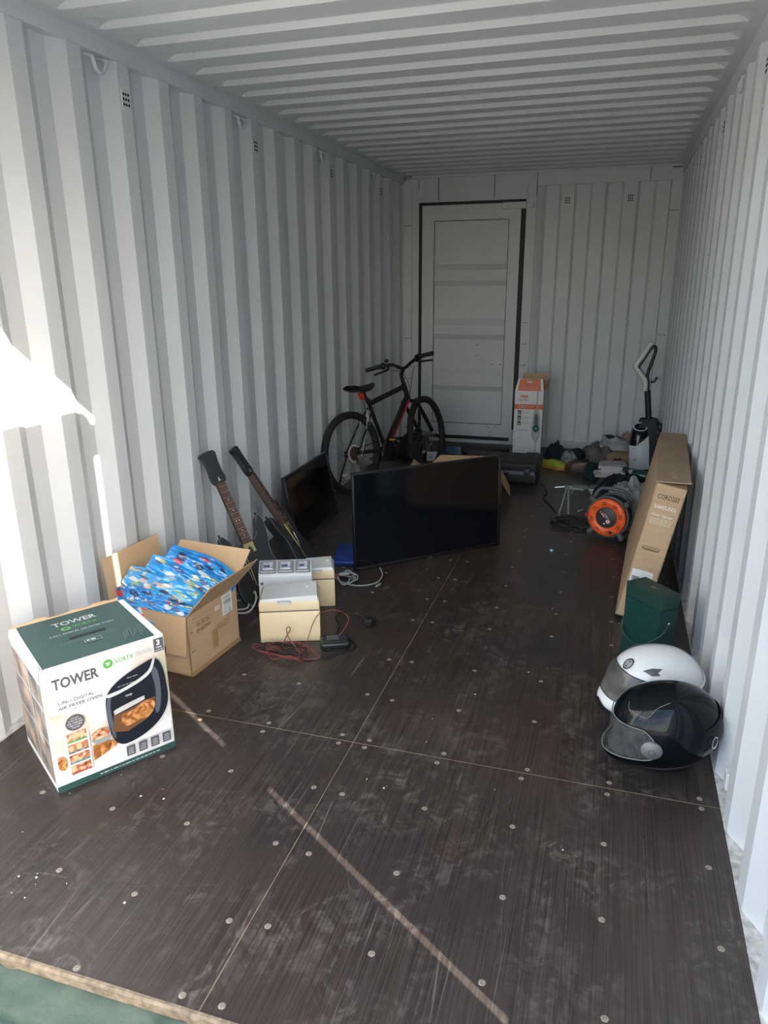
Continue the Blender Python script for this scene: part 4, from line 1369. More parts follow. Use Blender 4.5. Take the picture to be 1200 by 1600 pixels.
def helmet(name, label, M, shell_m, visor_m, style):
    t = thing(name, label, 'helmet', mtx=M, group='motorcycle helmets by the right wall')
    nu, nv = 72, 40
    EL0, EL1, AZ = style['port'][0], style['port'][1], 1.18
    sh = MB()
    V, F = [], []
    elb = -.92
    for j in range(nv + 1):
        el = elb + (pi / 2 - elb) * j / nv
        for i in range(nu):
            V.append(helmet_pt(2 * pi * i / nu, el))
    def in_port(i, j):
        az = 2 * pi * (i + .5) / nu
        az = az - 2 * pi if az > pi else az
        el = elb + (pi / 2 - elb) * (j + .5) / nv
        return abs(az) < AZ and EL0 < el < EL1 - .10 * (az / AZ) ** 2
    for j in range(nv):
        for i in range(nu):
            if not in_port(i, j):
                k = (i + 1) % nu
                F.append((j * nu + i, j * nu + k, (j + 1) * nu + k, (j + 1) * nu + i))
    sh.add(V, F, 0, True)
    so = sh.build('shell', shell_m, t, weld=True)
    # lining
    LN = mat('dark_lining', (.018, .018, .02), .9)
    V2 = [v * .93 for v in V]
    MB().add(V2, [(j * nu + (i + 1) % nu, j * nu + i, (j + 1) * nu + i, (j + 1) * nu + (i + 1) % nu) for j in range(nv) for i in range(nu)], 0, True).build('lining', LN, t)
    rim = [helmet_pt(2 * pi * i / nu, elb, .985) for i in range(nu)]
    MB().tube(rim, .008, 8, closed=True).build('rim_trim', BLACK_R, t)
    # visor: wraps the port and ends in round pivots
    va = 1.42
    def vis(k):
        def fn(a, c):
            az = (a - .5) * 2 * va
            q = abs(az) / va
            lo, hi = EL0 - .05, EL1 + .05 - .12 * q * q
            if q > .78:
                s_ = (q - .78) / .22
                mid = -.03
                hw = sqrt(max(0, 1 - s_ * s_))
                lo, hi = mid + (lo - mid) * (.25 + .75 * hw) * hw ** .3, mid + (hi - mid) * (.25 + .75 * hw) * hw ** .3
            return helmet_pt(az, lo + (hi - lo) * c, k)
        return fn
    v = MB().grid(vis(1.035), 44, 12)
    v.grid(lambda a, c: vis(1.022)(1 - a, c), 44, 12)
    vo = v.build('visor', visor_m, t)
    ed = [vis(1.036)(i / 44, 0) for i in range(45)] + [vis(1.036)(1, j / 6) for j in range(1, 6)] + [vis(1.036)(1 - i / 44, 1) for i in range(45)] + [vis(1.036)(0, 1 - j / 6) for j in range(1, 6)]
    MB().tube(ed, .0018, 5, closed=True).build('visor_edge', style['edge'], vo)
    for s in (-1, 1):
        c = helmet_pt(s * 1.30, -.03, 1.03)
        n = Vector((c.x * .3, c.y, 0)).normalized()
        q = n.to_track_quat('Z', 'Y').to_matrix().to_4x4()
        MB().lathe([(.0001, .006), (.014, .006), (.017, .003), (.028, .002), (.033, -.006)], 18, mtx=Matrix.Translation(c) @ q).build('visor_pivot', style['pivot'], vo)
        MB().lathe([(.009, .0065), (.0155, .0045)], 18, mtx=Matrix.Translation(c) @ q).build('pivot_ring', BLACK_PL, vo)
    # chin vent
    c = helmet_pt(0, -.62, 1.0)
    cv = MB()
    cv.grid(lambda a, b: helmet_pt((a - .5) * 1.15, -.60 + .34 * b * (1 - .5 * abs(2 * a - 1)) - .04 * abs(2 * a - 1), 1.022), 12, 5)
    cv.build('chin_vent', BLACK_PL, t)
    # brow vents
    for s in (-1, 1):
        bv = MB()
        ow = 1.0
        P4 = [(s * .80, .84), (s * 1.12, .74), (s * 1.36, .76), (s * 1.28, .84), (s * 1.44, .94), (s * 1.10, .95)]
        if style['vents']:
            ctr = helmet_pt(s * 1.14, .84, 1.03)
            Q = [helmet_pt(a, b, 1.012) for a, b in P4]
            QQ = [helmet_pt(a, b, .998) for a, b in P4]
            n6 = len(Q)
            F6 = [((i, (i + 1) % n6, n6) if s > 0 else ((i + 1) % n6, i, n6)) for i in range(n6)]
            bv.add(Q + [ctr], F6, 0, False)
            bv.build('brow_vent', GREY_PL, t)
    # crown seam line
    seam = [helmet_pt(a, e_, 1.004) for a, e_ in style['seam']]
    MB().tube(spline(seam, 6), .0009, 5).build('crown_seam', style['edge'], t)
    # rear spoiler ridge
    rs_ = [helmet_pt(pi + a, .30 - .12 * abs(a), 1.01) for a in (-.9, -.6, -.3, 0, .3, .6, .9)]
    MB().tube(spline(rs_, 5), [.001] + [.004] * (len(spline(rs_, 5)) - 2) + [.001], 6).build('rear_ridge', shell_m, t)
    return t
SH_W = mat('gloss_white_shell', (.80, .80, .79), .16, coat=1.0, noise_amt=.04, noise_scale=25)
SH_B = mat('gloss_black_shell', (.004, .005, .007), .06, spec=.25)
VIS_W = mat('smoked_visor', (.20, .19, .175), .2, alpha=.72, noise_amt=.5, noise_scale=18, col2=(.075, .07, .065))
VIS_B = mat('scratched_clear_visor', (.30, .30, .29), .22, alpha=.17, noise_amt=.7, noise_scale=45, col2=(.08, .08, .08))
def hframe(c, fwd, up):
    x = Vector(fwd).normalized()
    z = Vector(up)
    z = (z - x * z.dot(x)).normalized()
    return frame(c, x, z.cross(x), z)
hw = helmet('motorcycle_helmet', 'glossy white full-face helmet with a smoked visor beside the green box', hframe((2.160, 1.505, .122), (-.93, -.42, -.02), (-.03, -.10, 1)), SH_W, VIS_W,
            dict(edge=BLACK_PL, pivot=WHITE_PL, vents=True, port=(-.06, .60), seam=[(1.7, -.5), (1.9, -.1), (2.3, .05), (2.7, -.1), (2.9, -.45)]))
P = Print()
P.STEP = .0003
P.ring(0, 0, .013, .017, INK, 24, 1.35)
P.ring(0, 0, .0075, .0095, INK, 24, 1.45)
P.rect(-.0015, -.011, .0015, .011, INK)
c = helmet_pt(.18, .84, 1.018)
n = Vector((c.x / .162 ** 2, c.y / .128 ** 2, c.z / .138 ** 2)).normalized()
P.build('brow_badge', hw, frame(c, Vector((0, 0, 1)).cross(n).normalized(), n.cross(Vector((0, 0, 1)).cross(n).normalized()), n))
hb_ = helmet('motorcycle_helmet', 'glossy black full-face helmet with a scratched clear visor', hframe((2.180, 1.215, .139), (-.95, -.06, -.26), (-.24, -.06, .95)), SH_B, VIS_B,
             dict(edge=mat('worn_grey_edge', (.20, .205, .205), .45), pivot=mat('worn_pivot', (.17, .175, .175), .35), vents=False, port=(-.22, .50), seam=[(.35, 1.0), (.60, .86), (.95, .80), (1.25, .74), (1.5, .95), (1.9, 1.05)]))
P = Print()
P.ring(0, 0, .016, .0195, INK_WHITE, 24, 1.0)
P.rect(-.006, -.021, .003, -.013, INK_WHITE)
c = helmet_pt(pi - .75, -.12, 1.012)
n = (helmet_pt(pi - .75, -.12)).normalized()
sx = Vector((0, 0, 1)).cross(n).normalized()
P.build('rear_badge', hb_, frame(c + n * .002, sx, n.cross(sx), n))

# ------------------------------------------------------------------ steam mop carton by the end wall
def vax_box():
    w, d, h = .238, .15, .705
    t = thing('appliance_carton', 'tall white and orange vacuum carton standing by the end wall', 'box', (1.150, 5.31, 0), radians(3))
    OR = mat('orange_ink', (.72, .15, .035), .45)
    MB().bx(0, w, 0, d, 0, h - .10).build('body', WHITE_CARD, t)
    MB().add([(0, 0, h - .10), (w, 0, h - .10), (w - .012, .018, h), (.022, .018, h), (w - .012, .024, h), (.022, .024, h), (w, .008, h - .10), (0, .008, h - .10)],
             [(0, 1, 2, 3), (3, 2, 4, 5), (5, 4, 6, 7), (1, 6, 4, 2), (7, 0, 3, 5)]).build('front_flap', WHITE_CARD, t)
    MB().add([(.05, d, h - .10), (w + .03, d, h - .10), (w + .04, d + .004, h + .03), (.05, d + .004, h + .03), (.05, d - .005, h - .10), (w + .03, d - .005, h - .10), (w + .04, d - .001, h + .03), (.05, d - .001, h + .03)],
             [(4, 5, 6, 7), (0, 3, 2, 1), (7, 6, 2, 3), (5, 1, 2, 6), (4, 7, 3, 0)]).build('back_flap', CARD, t)
    MB().add([(w, .01, h - .10), (w, d, h - .10), (w + .035, d, h - .02), (w + .03, .04, h - .015)], [(0, 1, 2, 3)]).build('side_flap', CARD_EDGE, t)
    P = Print()
    vv = h - .10
    P.text('vax', .045, .545, .115, .568, OR, .04)
    P.text('Steam Fresh', .037, .520, .110, .533, INK_GREY, .02)
    P.rect(0, .448, w, .490, OR)
    P.lines(.03, .472, .13, 2, .014, INK_WHITE, .006, 3)
    for k in range(3):
        P.rect(.030, .400 - k * .046, .060, .438 - k * .046, INK_GREY)
        P.rect(.036, .405 - k * .046, .050, .420 - k * .046, INK_LIGHT)
        P.lines(.068, .425 - k * .046, .125, 2, .012, INK_LIGHT, .006, k)
    P.lines(.026, .270, .130, 2, .012, INK_LIGHT, .006, 8)
    LG = mat('printed_silver', (.42, .43, .43), .45)
    P.rect(.186, .44, .198, vv - .002, LG)
    P.poly(sp2([(.165, .43), (.180, .445), (.205, .445), (.216, .42), (.222, .36), (.228, .28), (.224, .21), (.200, .16), (.192, .13), (.186, .16), (.160, .205), (.152, .26), (.158, .35)], 5), LG)
    P.poly(sp2([(.176, .40), (.202, .40), (.205, .31), (.175, .31)], 4), INK_GREY)
    P.disc(.190, .285, .028, .032, mat('dark_teal_ink', (.01, .055, .06), .4))
    P.disc(.190, .285, .012, .014, mat('teal_ink'))
    P.poly([(.168, .20), (.214, .20), (.206, .25), (.174, .25)], INK_LIGHT)
    P.rect(.186, .075, .196, .15, LG)
    P.poly([(.105, .045), (.232, .045), (.232, .075), (.130, .075)], INK_GREY)
    P.poly([(.110, .052), (.228, .052), (.226, .058), (.114, .058)], INK_LIGHT)
    P.build('front_print', t, face((0, 0, 0), (1, 0, 0), (0, 0, 1)))
    P = Print()
    up = Vector((0, .018, .10)).normalized()
    P.poly([(.020, .0), (w - .022, .0), (w - .030, .099), (.038, .099)], OR)
    P.text('vax', .095, .066, .145, .084, INK_WHITE, .03)
    P.lines(.05, .03, .19, 2, .016, mat('pale_orange_ink', (.80, .32, .18), .45), .004, 2)
    P.build('flap_print', t, face((0, 0, h - .10), (1, 0, 0), up))
    return t
vax_box()

# ------------------------------------------------------------------ upright floor cleaner
def cleaner():
    t = thing('floor_cleaner', 'white and black upright floor cleaner standing by the right wall', 'vacuum cleaner', (2.21, 5.2, 0))
    def X(pts): return [(x - 2.21, z) for x, z in pts]
    M = frame((0, 0, 0), (1, 0, 0), (0, 0, 1), (0, 1, 0))
    MB().prism(X([(2.13, .02), (2.335, .02), (2.335, .12), (2.318, .30), (2.315, .37), (2.28, .43), (2.22, .43), (2.13, .34)]), -.06, .09, mtx=M).build('rear_body', mat('navy_black_plastic', (.010, .014, .022), .4), t)
    # white front shell: curved in plan
    V, F = [], []
    n = 12
    for (z, x0, x1) in ((.0, 2.122, 2.285), (.10, 2.118, 2.272), (.22, 2.110, 2.262), ):
        for i in range(n + 1):
            a = i / n
            V.append((x0 + (x1 - x0) * a - 2.21, -.060 - .055 * sin(pi * (.08 + .84 * a)) ** .7, z))
    top = []
    for i in range(n + 1):
        a = i / n
        V.append((2.110 + (2.250 - 2.110) * a - 2.21, -.060 - .055 * sin(pi * (.08 + .84 * a)) ** .7, .225 + .085 * max(0, a - .35) / .65))
    m = n + 1
    F = [(j * m + i, j * m + i + 1, (j + 1) * m + i + 1, (j + 1) * m + i) for j in range(3) for i in range(n)]
    sh = MB().add(V, F, 0, True).build('front_shell', WHITE_PL, t)
    P = Print()
    P.text('H', .040, .10, .052, .128, INK_GREY, .02)
    P.lines(.038, .14, .05, 1, .01, INK_LIGHT, .004, 3)
    P.build('shell_mark', sh, face((2.118 - 2.21, -.112, 0), (1, 0, 0), (0, 0, 1)))
    # tank: dark bucket with oval ring on top
    V = []
    for z, rx, ry, cx, cy in ((.20, .066, .058, 2.178, -.055), (.30, .064, .056, 2.180, -.052), (.37, .056, .042, 2.182, -.052)):
        for i in range(20):
            a = 2 * pi * i / 20
            V.append((cx - 2.21 + rx * cos(a), cy + ry * sin(a), z + (.026 * sin(a) if z > .35 else 0)))
    MB().add(V, [(j * 20 + i, j * 20 + (i + 1) % 20, (j + 1) * 20 + (i + 1) % 20, (j + 1) * 20 + i) for j in range(2) for i in range(20)] + [tuple(range(40, 60))], 0, True).build('water_tank', mat('smoked_tank', (.008, .010, .014), .2), t)
    MB().tube([(2.182 - 2.21 + .050 * cos(a), -.052 + .036 * sin(a), .372 + .026 * sin(a)) for a in [2 * pi * i / 24 for i in range(24)]], .0055, 8, closed=True).build('tank_ring', mat('silver_ring', (.72, .73, .74), .4), t)
    MB().rb(2.17 - 2.21, 2.32 - 2.21, -.01, .085, .36, .43, .02, 3).build('shoulder', BLACK_MATT, t)
    MB().tube(spline([(2.295 - 2.21, .03, .40), (2.345 - 2.21, .02, .38), (2.338 - 2.21, .02, .31), (2.318 - 2.21, .02, .27)], 5), .010, 8).build('carry_hook', BLACK_MATT, t)
    MB().tube([(2.245 - 2.21, 0, .40), (2.210 - 2.21, 0, .66)], .023, 12).build('pole', mat('navy_black_plastic'), t)
    # handle: loop of black with white front cover
    pts = [(2.212, 0, .655), (2.205, 0, .74), (2.165, 0, .785), (2.128, 0, .835), (2.150, 0, .885), (2.205, 0, .985), (2.232, 0, 1.0), (2.240, 0, .965), (2.222, 0, .88), (2.200, 0, .795), (2.204, 0, .74)]
    h = MB().tube(spline([Vector((x - 2.21, y, z)) for x, y, z in pts], 6), .0125, 8).build('handle_loop', mat('navy_black_plastic'), t)
    pts = [(2.190, -.012, .655), (2.186, -.006, .735), (2.150, -.006, .785), (2.106, -.006, .838), (2.112, -.006, .870), (2.150, -.006, .930), (2.192, -.006, 1.010), (2.212, -.006, 1.020)]
    MB().tube(spline([Vector((x - 2.21, y, z)) for x, y, z in pts], 6), .019, 8).build('handle_cover', WHITE_PL, h)
    MB().tube([(2.225 - 2.21, 0, .725), (2.255 - 2.21, 0, .728), (2.272 - 2.21, 0, .765)], .009, 8).build('cord_hook', BLACK_PL, t)
    MB().rb(2.10 - 2.21, 2.335 - 2.21, -.13, .10, .0, .035, .012, 2).build('floor_head', BLACK_MATT, t)
    MB().tube(spline([(2.31 - 2.21, .05, .40), (2.338 - 2.21, .06, .30), (2.34 - 2.21, .05, .15), (2.335 - 2.21, .04, .08)], 5), .004, 6).build('power_cord', CABLE_BLACK, t)
    return t
cleaner()

# ------------------------------------------------------------------ black tool case and the things behind the television
def tool_case():
    t = thing('carry_case', 'black plastic carry case with latches beside the large television', 'case', (.86, 4.505, 0), radians(1.5))
    w, d, h = .585, .38, .165
    MB().rb(0, w, 0, d, 0, h * .52, .018, 3).build('base', BLACK_MATT, t)
    MB().rb(0, w, 0, d, h * .54, h, .018, 3).build('lid', BLACK_MATT, t)
    MB().rb(.02, w - .02, -.006, .02, h * .44, h * .62, .004, 1).build('rim_band', mat('mid_grey_band', (.17, .175, .18), .45), t)
    for x in (.07, w - .10):
        la = MB().rb(x, x + .045, -.014, .004, h * .28, h * .82, .004, 1).build('latch', BLACK_PL, t)
        MB().bx(x + .008, x + .037, -.0155, -.0135, h * .60, h * .76).build('latch_slot', GREY_PL, la)
    MB().tube([(.22, -.004, h * .5), (.23, -.035, h * .5), (.35, -.035, h * .5), (.36, -.004, h * .5)], .009, 8).build('handle', BLACK_PL, t)
    for k in range(5):
        MB().bx(.04 + k * .11, .10 + k * .11, .03, d - .03, h - .001, h + .003).build('lid_rib', BLACK_MATT, t)
    return t
tool_case()
def rear_box():
    t = thing('cardboard_box', 'low opened cardboard box mostly hidden behind the large television', 'box', (.70, 3.86, 0), radians(8))
    w, d, h = .56, .30, .165
    m = MB()
    m.bx(0, w, 0, .005, 0, h).bx(0, w, d - .005, d, 0, h).bx(0, .005, 0, d, 0, h).bx(w - .005, w, 0, d, 0, h).bx(0, w, 0, d, 0, .006)
    m.build('body', CARD, t)
    M3 = [CARD, CARD_IN, CARD_EDGE]
    open_flap(t, (0, d, h), (w, d, h), .115, (.0, .55, .80), [CARD, CARD_IN, CARD_EDGE], taper=.10)
    open_flap(t, (w, d, h), (w, 0, h), .12, (.45, 0, -.80), [CARD, CARD_IN, CARD_EDGE])
    open_flap(t, (0, 0, h), (0, d, h), .12, (-.6, 0, .5), [CARD, CARD_IN, CARD_EDGE])
    open_flap(t, (w, 0, h), (0, 0, h), .12, (0, -.75, .55), [CARD, CARD_IN, CARD_EDGE])
    return t
rear_box()
tag(MB().rb(-.11, .11, -.075, .075, -.004, .004, .002, 1).build('paper_pad', mat('white_paper', (.70, .70, .67), .7), mtx=frame((.93, 4.0, .172), (.97, .2, .08), (-.2, .95, .22), Vector((.97, .2, .08)).cross(Vector((-.2, .95, .22))))),
    'white paper pad lying in the box behind the large television', 'paper')
def sound_bar():
    t = thing('sound_bar', 'long black sound bar on the floor below the end door', 'speaker', (.68, 5.42, 0), 0)
    MB().rb(0, .42, 0, .09, 0, .070, .012, 3).build('cabinet', BLACK_MATT, t)
    MB().rb(.01, .41, -.004, .01, .008, .062, .003, 1).build('grille', BLACK_PL, t)
    P = Print()
    P.text('SOUND', .18, .030, .215, .038, INK_LIGHT)
    P.build('logo', t, face((0, -.004, 0), (1, 0, 0), (0, 0, 1)))
sound_bar()
def tablet():
    t = thing('photo_frame', 'small device with a dim blue screen on the floor by the end door', 'screen', mtx=frame((.535, 5.33, 0.003), (1, 0, 0), (0, .3, .95), (0, -.95, .3)))
    MB().rb(0, .15, 0, .088, -.014, 0, .004, 2).build('case', BLACK_PL, t)
    MB().bx(.012, .138, .012, .078, -.001, .001).build('screen', mat('blue_screen', (.05, .13, .25), .2, noise_amt=.5, noise_scale=18), t)
tablet()
def router():
    t = thing('wall_box', 'small white plug-in box with cables behind the front wheel of the bike', 'device', (.45, 5.02, 0), radians(10))
    MB().rb(0, .105, 0, .05, .012, .085, .006, 2).build('case', WHITE_PL, t)
    MB().rb(.02, .05, -.004, .01, .03, .055, .002, 1).build('socket', INK_LIGHT, t)
    MB().cyl((.08, -.003, .035), (.08, .006, .035), .009, n=12).build('dial', GREY_PL, t)
    for x in (.015, .05, .085):
        MB().bx(x, x + .012, .01, .04, 0, .014).build('foot', GREY_PL, t)
    MB().tube(spline([(.03, .02, .085), (.02, .0, .13), (.05, .01, .19), (.045, .02, .24)], 6), .003, 6).build('cable', CABLE_WHITE, t)
router()

# ------------------------------------------------------------------ soft heaps
def heap(name, label, cat, c, rx, ry, h, m, seed, rz=0.0, rough=.55, group=None, z0=0.0, fold=5.0):
    t = MB()
    nr, na = 16, 44
    V = [(0, 0, 0)]
    cz = None
    def pt(r, a):
        out = 1 + .20 * noise.noise(Vector((cos(a) * 1.6 + seed, sin(a) * 1.6, 3))) + .08 * noise.noise(Vector((cos(a) * 5 + seed, sin(a) * 5, 8)))
        x, y = cos(a) * r * out, sin(a) * r * out
        base = max(0.0, 1 - r ** 2.4) ** .75
        n1 = noise.noise(Vector((x * 2.2 + seed, y * 2.2, 1)))
        n2 = abs(noise.noise(Vector((x * fold + seed, y * fold * .5, 5)))) - .22
        n3 = noise.noise(Vector((x * 11 + seed, y * 9, 9)))
        z = h * base * (1 + rough * n1 - rough * .9 * n2 + .12 * rough * n3)
        return (x * rx, y * ry, max(.004 if r < .99 else .0, z) + z0)
    V = [pt(0, 0)]
    for j in range(1, nr + 1):
        for i in range(na):
            V.append(pt(j / nr, 2 * pi * i / na))
    F = [(0, 1 + i, 1 + (i + 1) % na) for i in range(na)]
    for j in range(nr - 1):
        for i in range(na):
            k = (i + 1) % na
            a, b = 1 + j * na, 1 + (j + 1) * na
            F.append((a + i, b + i, b + k, a + k))
    F.append(tuple(1 + (nr - 1) * na + i for i in range(na - 1, -1, -1)))
    o = t.add(V, F, 0, True).build(name, m, None, loc=(c[0], c[1], c[2] if len(c) > 2 else 0))
    o.rotation_euler = (0, 0, rz)
    return tag(o, label, cat, group)
def cloth_mat(n, c, a=.25, s=30): return mat(n, c, .9, noise_amt=a, noise_scale=s, bump=.3, bump_scale=140)
NAVY = cloth_mat('navy_cloth', (.014, .020, .034))
heap('bin_bag', 'black bag slumped behind the bike on the floor', 'bag', (.28, 5.22), .20, .18, .20, mat('black_sack', (.012, .013, .015), .35, bump=.4, bump_scale=25), 3.0, 0, .6)
heap('garment', 'navy garment heaped against the tall white and orange carton', 'clothes', (1.505, 5.43), .095, .15, .125, NAVY, 5.1, .2, group='clothes by the end wall')
heap('garment', 'white printed cloth between the navy heap and the navy cap', 'clothes', (1.635, 5.34), .075, .11, .09, cloth_mat('white_print_cloth', (.50, .50, .49), .7, 45), 9.4, .5, group='clothes by the end wall')
heap('garment', 'grey blanket heap under the end wall, right of the navy cap', 'clothes', (1.86, 5.52), .16, .20, .135, cloth_mat('warm_grey_cloth', (.22, .205, .185)), 1.3, .1, group='clothes by the end wall')
def cap():
    t = thing('baseball_cap', 'navy cap standing tilted on the clothes by the end wall', 'hat', mtx=Matrix.Translation((1.70, 5.40, .05)) @ Matrix.Rotation(.5, 4, 'Y') @ Matrix.Rotation(2.6, 4, 'Z'))
    V = [(.075 * cos(e) * cos(a), .075 * cos(e) * sin(a), .085 * sin(e) - .02) for e in [pi / 2 * j / 6 for j in range(7)] for a in [2 * pi * i / 20 for i in range(20)]]
    MB().add(V, [(j * 20 + i, j * 20 + (i + 1) % 20, (j + 1) * 20 + (i + 1) % 20, (j + 1) * 20 + i) for j in range(6) for i in range(20)], 0, True).build('crown', NAVY, t)
    MB().grid(lambda a, b: Vector((.06 + .075 * b * sin(pi * (.1 + .8 * a)), (a - .5) * .14 * (1 - .15 * b), -.018 - .012 * (2 * a - 1) ** 2 * 2)), 12, 4).build('peak', NAVY, t)
cap()

# ------------------------------------------------------------------ shoes
def shoe(label, loc, rz, upper, sole, lining, tilt=(0, 0), Ls=.27, hs=1.0, mark=None):
    M = Matrix.Translation(loc) @ Matrix.Rotation(rz, 4, 'Z') @ Matrix.Rotation(tilt[0], 4, 'X') @ Matrix.Rotation(tilt[1], 4, 'Y')
    t = thing('shoe', label, 'shoe', mtx=M, group='shoes near the end wall')
    def wd(s): return .048 * (sin(pi * min(1, max(0, .06 + s * .90))) ** .45) * (.86 + .22 * s - .12 * sin(pi * s * 1.0) * (s < .6))
    def ht(s): return (.075 * (1 - s) ** .6 * .9 + .036 + .015 * sin(pi * s)) * hs * (1 - max(0, s - .8) * 1.4)
    so = sp2([(s * Ls, -wd(s)) for s in [k / 12 for k in range(13)]] + [(s * Ls, wd(s)) for s in [k / 12 for k in range(12, -1, -1)]], 2)
    MB().prism(so, 0, .024, smooth=True).build('sole', sole, t)
    up = MB()
    def fn(a, c):
        s = .02 + .96 * a
        q = pi * c
        w_, h_ = wd(s) * .96, ht(s)
        op = max(0, 1 - abs(s - .22) / .24)                       # ankle opening
        z = .022 + h_ * (sin(q) ** .6)
        y = -w_ * cos(q) * (1 if sin(q) < .5 else 1)
        if op > 0:
            z = min(z, .022 + h_ * (1 - .42 * op * max(0, sin(q) - .35)))
        return Vector((s * Ls, y, z))
    up.grid(fn, 22, 14)
    up.build('upper', upper, t)
    MB().ell((.24 * Ls, 0, .022 + ht(.24) * .80), (.052, .026, .020), nu=14, nv=8).build('opening', lining, t)
    for k in range(4):
        s = .46 + k * .07
        MB().tube([(s * Ls, -.020, .020 + ht(s) * .96), (s * Ls + .004, 0, .026 + ht(s)), (s * Ls, .020, .020 + ht(s) * .96)], .0028, 5).build('lace', mark or lining, t)
    return t
LIN = mat('dark_shoe_lining', (.02, .02, .022), .9)
shoe('yellow-green sports shoe with an orange toe beside the black case', (1.435, 5.13, 0), radians(-22), mat('lime_mesh', (.34, .50, .03), .6, noise_amt=.5, noise_scale=12, col2=(.46, .34, .03)), mat('orange_sole', (.50, .22, .04), .6), LIN, Ls=.21, hs=.62)
shoe('brown leather shoe lying in front of the clothes', (1.815, 5.03, 0), radians(172), mat('brown_leather', (.105, .045, .028), .4, noise_amt=.3, noise_scale=12), mat('brown_sole', (.06, .035, .025), .6), LIN, Ls=.20, hs=.80)
shoe('white and black trainer lying on the grey blanket heap', (1.875, 5.52, .115), radians(8), mat('white_mesh', (.68, .68, .66), .6, noise_amt=.7, noise_scale=9, col2=(.06, .06, .065)), mat('white_sole', (.66, .66, .64), .6), LIN, (.35, .12), Ls=.27)
shoe('tan suede shoe lying on its side below the trainer', (2.145, 5.34, .050), radians(170), mat('tan_suede', (.44, .27, .15), .85, noise_amt=.2, noise_scale=22), mat('tan_sole', (.48, .33, .20), .7), LIN, (1.25, .0), Ls=.20, hs=.85)
heap('garment', 'pale pink cloth crumpled behind the tan suede shoe', 'clothes', (2.10, 5.66), .075, .09, .19, cloth_mat('pale_pink_cloth', (.56, .36, .29)), 4.4, 0, .7, group='clothes by the end wall')
heap('garment', 'dark green cloth lump between the brown shoe and the disc cases', 'clothes', (1.835, 4.86), .065, .11, .11, cloth_mat('dark_green_cloth', (.015, .040, .038)), 6.6, 0, .6, group='clothes by the end wall')
heap('garment', 'small black and red cloth in front of the tan shoe', 'clothes', (2.03, 5.12), .085, .06, .09, mat('black_red_cloth', (.02, .02, .022), .9, noise_amt=.9, noise_scale=9, col2=(.16, .03, .03)), 8.1, 0, .6, group='clothes by the end wall')
heap('jacket', 'black jacket crumpled under the stack of disc cases', 'clothes', (2.08, 4.42), .21, .24, .135, mat('black_jacket_cloth', (.010, .011, .014), .8, bump=.4, bump_scale=60), 2.2, .2, .5)
heap('bed_sheet', 'pale grey fabric heaped behind the orange cable reel', 'clothes', (2.11, 3.86), .165, .27, .235, mat('pale_grey_fabric', (.42, .43, .41), .85, noise_amt=.12, noise_scale=8, bump=.3, bump_scale=90), 7.3, .1, .55, fold=7.0)

# ------------------------------------------------------------------ stack of disc cases, green bottle
CASE_W = mat('disc_case_paper', (.66, .63, .60), .35)
rnd = random.Random(21)
names = ['lowest of the stack', 'second from the bottom', 'third from the bottom', 'fourth from the bottom', 'fifth from the bottom', 'sixth from the bottom', 'topmost of the stack, with a clear lid']
for k in range(7):
    cx, cy = 1.985 + rnd.uniform(-.015, .012) - (.028 if k < 2 else 0), 4.60 + rnd.uniform(-.015, .015)
    z = .092 + k * .0145
    t = thing('disc_case', 'white disc case, ' + names[k] + ' on the black jacket', 'disc case', (cx, cy, z), radians(6 + rnd.uniform(-8, 8)), 'stack of disc cases')
    MB().rb(-.085, .085, -.065, .065, 0, .0135, .0012, 1).build('sleeve', CASE_W if k < 6 else mat('grey_case', (.25, .26, .26), .3), t)
    P = Print()
    P.rect(-.075, .004, .06, .0075, mat('faded_red_ink', (.50, .22, .20), .5) if k % 2 else INK_LIGHT)
    P.build('spine_print', t, face((0, -.0652, 0), (1, 0, 0), (0, 0, 1)))
    MB().bx(-.087, -.0845, -.060, .060, .002, .0115).build('hinge_edge', CLEAR, t)
for k, (x, y, z, lab) in enumerate(((1.885, 4.44, .0, 'small white disc case lying flat on the floor left of the jacket'), (1.885, 4.47, .016, 'clear-edged disc case resting on the small floor case'))):
    t = thing('disc_case', lab, 'disc case', (x, y, z), radians(12 - 16 * k), 'loose disc cases')
    MB().rb(-.045, .045, -.06, .06, 0, .014, .0012, 1).build('sleeve', CASE_W if k == 0 else mat('grey_case'), t)
    MB().bx(-.042, .042, -.0615, -.0598, .003, .010).build('spine', INK_WHITE, t)
def bottle():
    t = thing('bottle', 'dark green bottle lying across the jacket by the disc cases', 'bottle', mtx=frame((2.09, 4.50, .165), Vector((0, 0, 1)), Vector((.30, .95, 0)), Vector((.95, -.30, -.22)).normalized()))
    GG = mat('dark_green_bottle', (.012, .055, .045), .25, coat=.4)
    q = Vector((.94, -.27, -.20)).normalized()
    a = Vector((0, 1, 0)); a = (a - q * a.dot(q)).normalized()
    t.matrix_world = frame((2.075, 4.50, .170), a, q.cross(a), q)
    MB().lathe([(.0001, .0), (.013, .0), (.014, .03), (.017, .055), (.030, .085), (.036, .11), (.036, .185), (.030, .195), (.0001, .195)], 20).build('glass', GG, t)
    MB().lathe([(.0001, -.012), (.0155, -.012), (.0155, .016), (.014, .016)], 16).build('cap', mat('green_cap', (.02, .06, .05), .5), t)
    MB().lathe([(.0150, .034), (.0182, .052), (.0195, .058)], 16).build('neck_band', INK_LIGHT, t)
bottle()

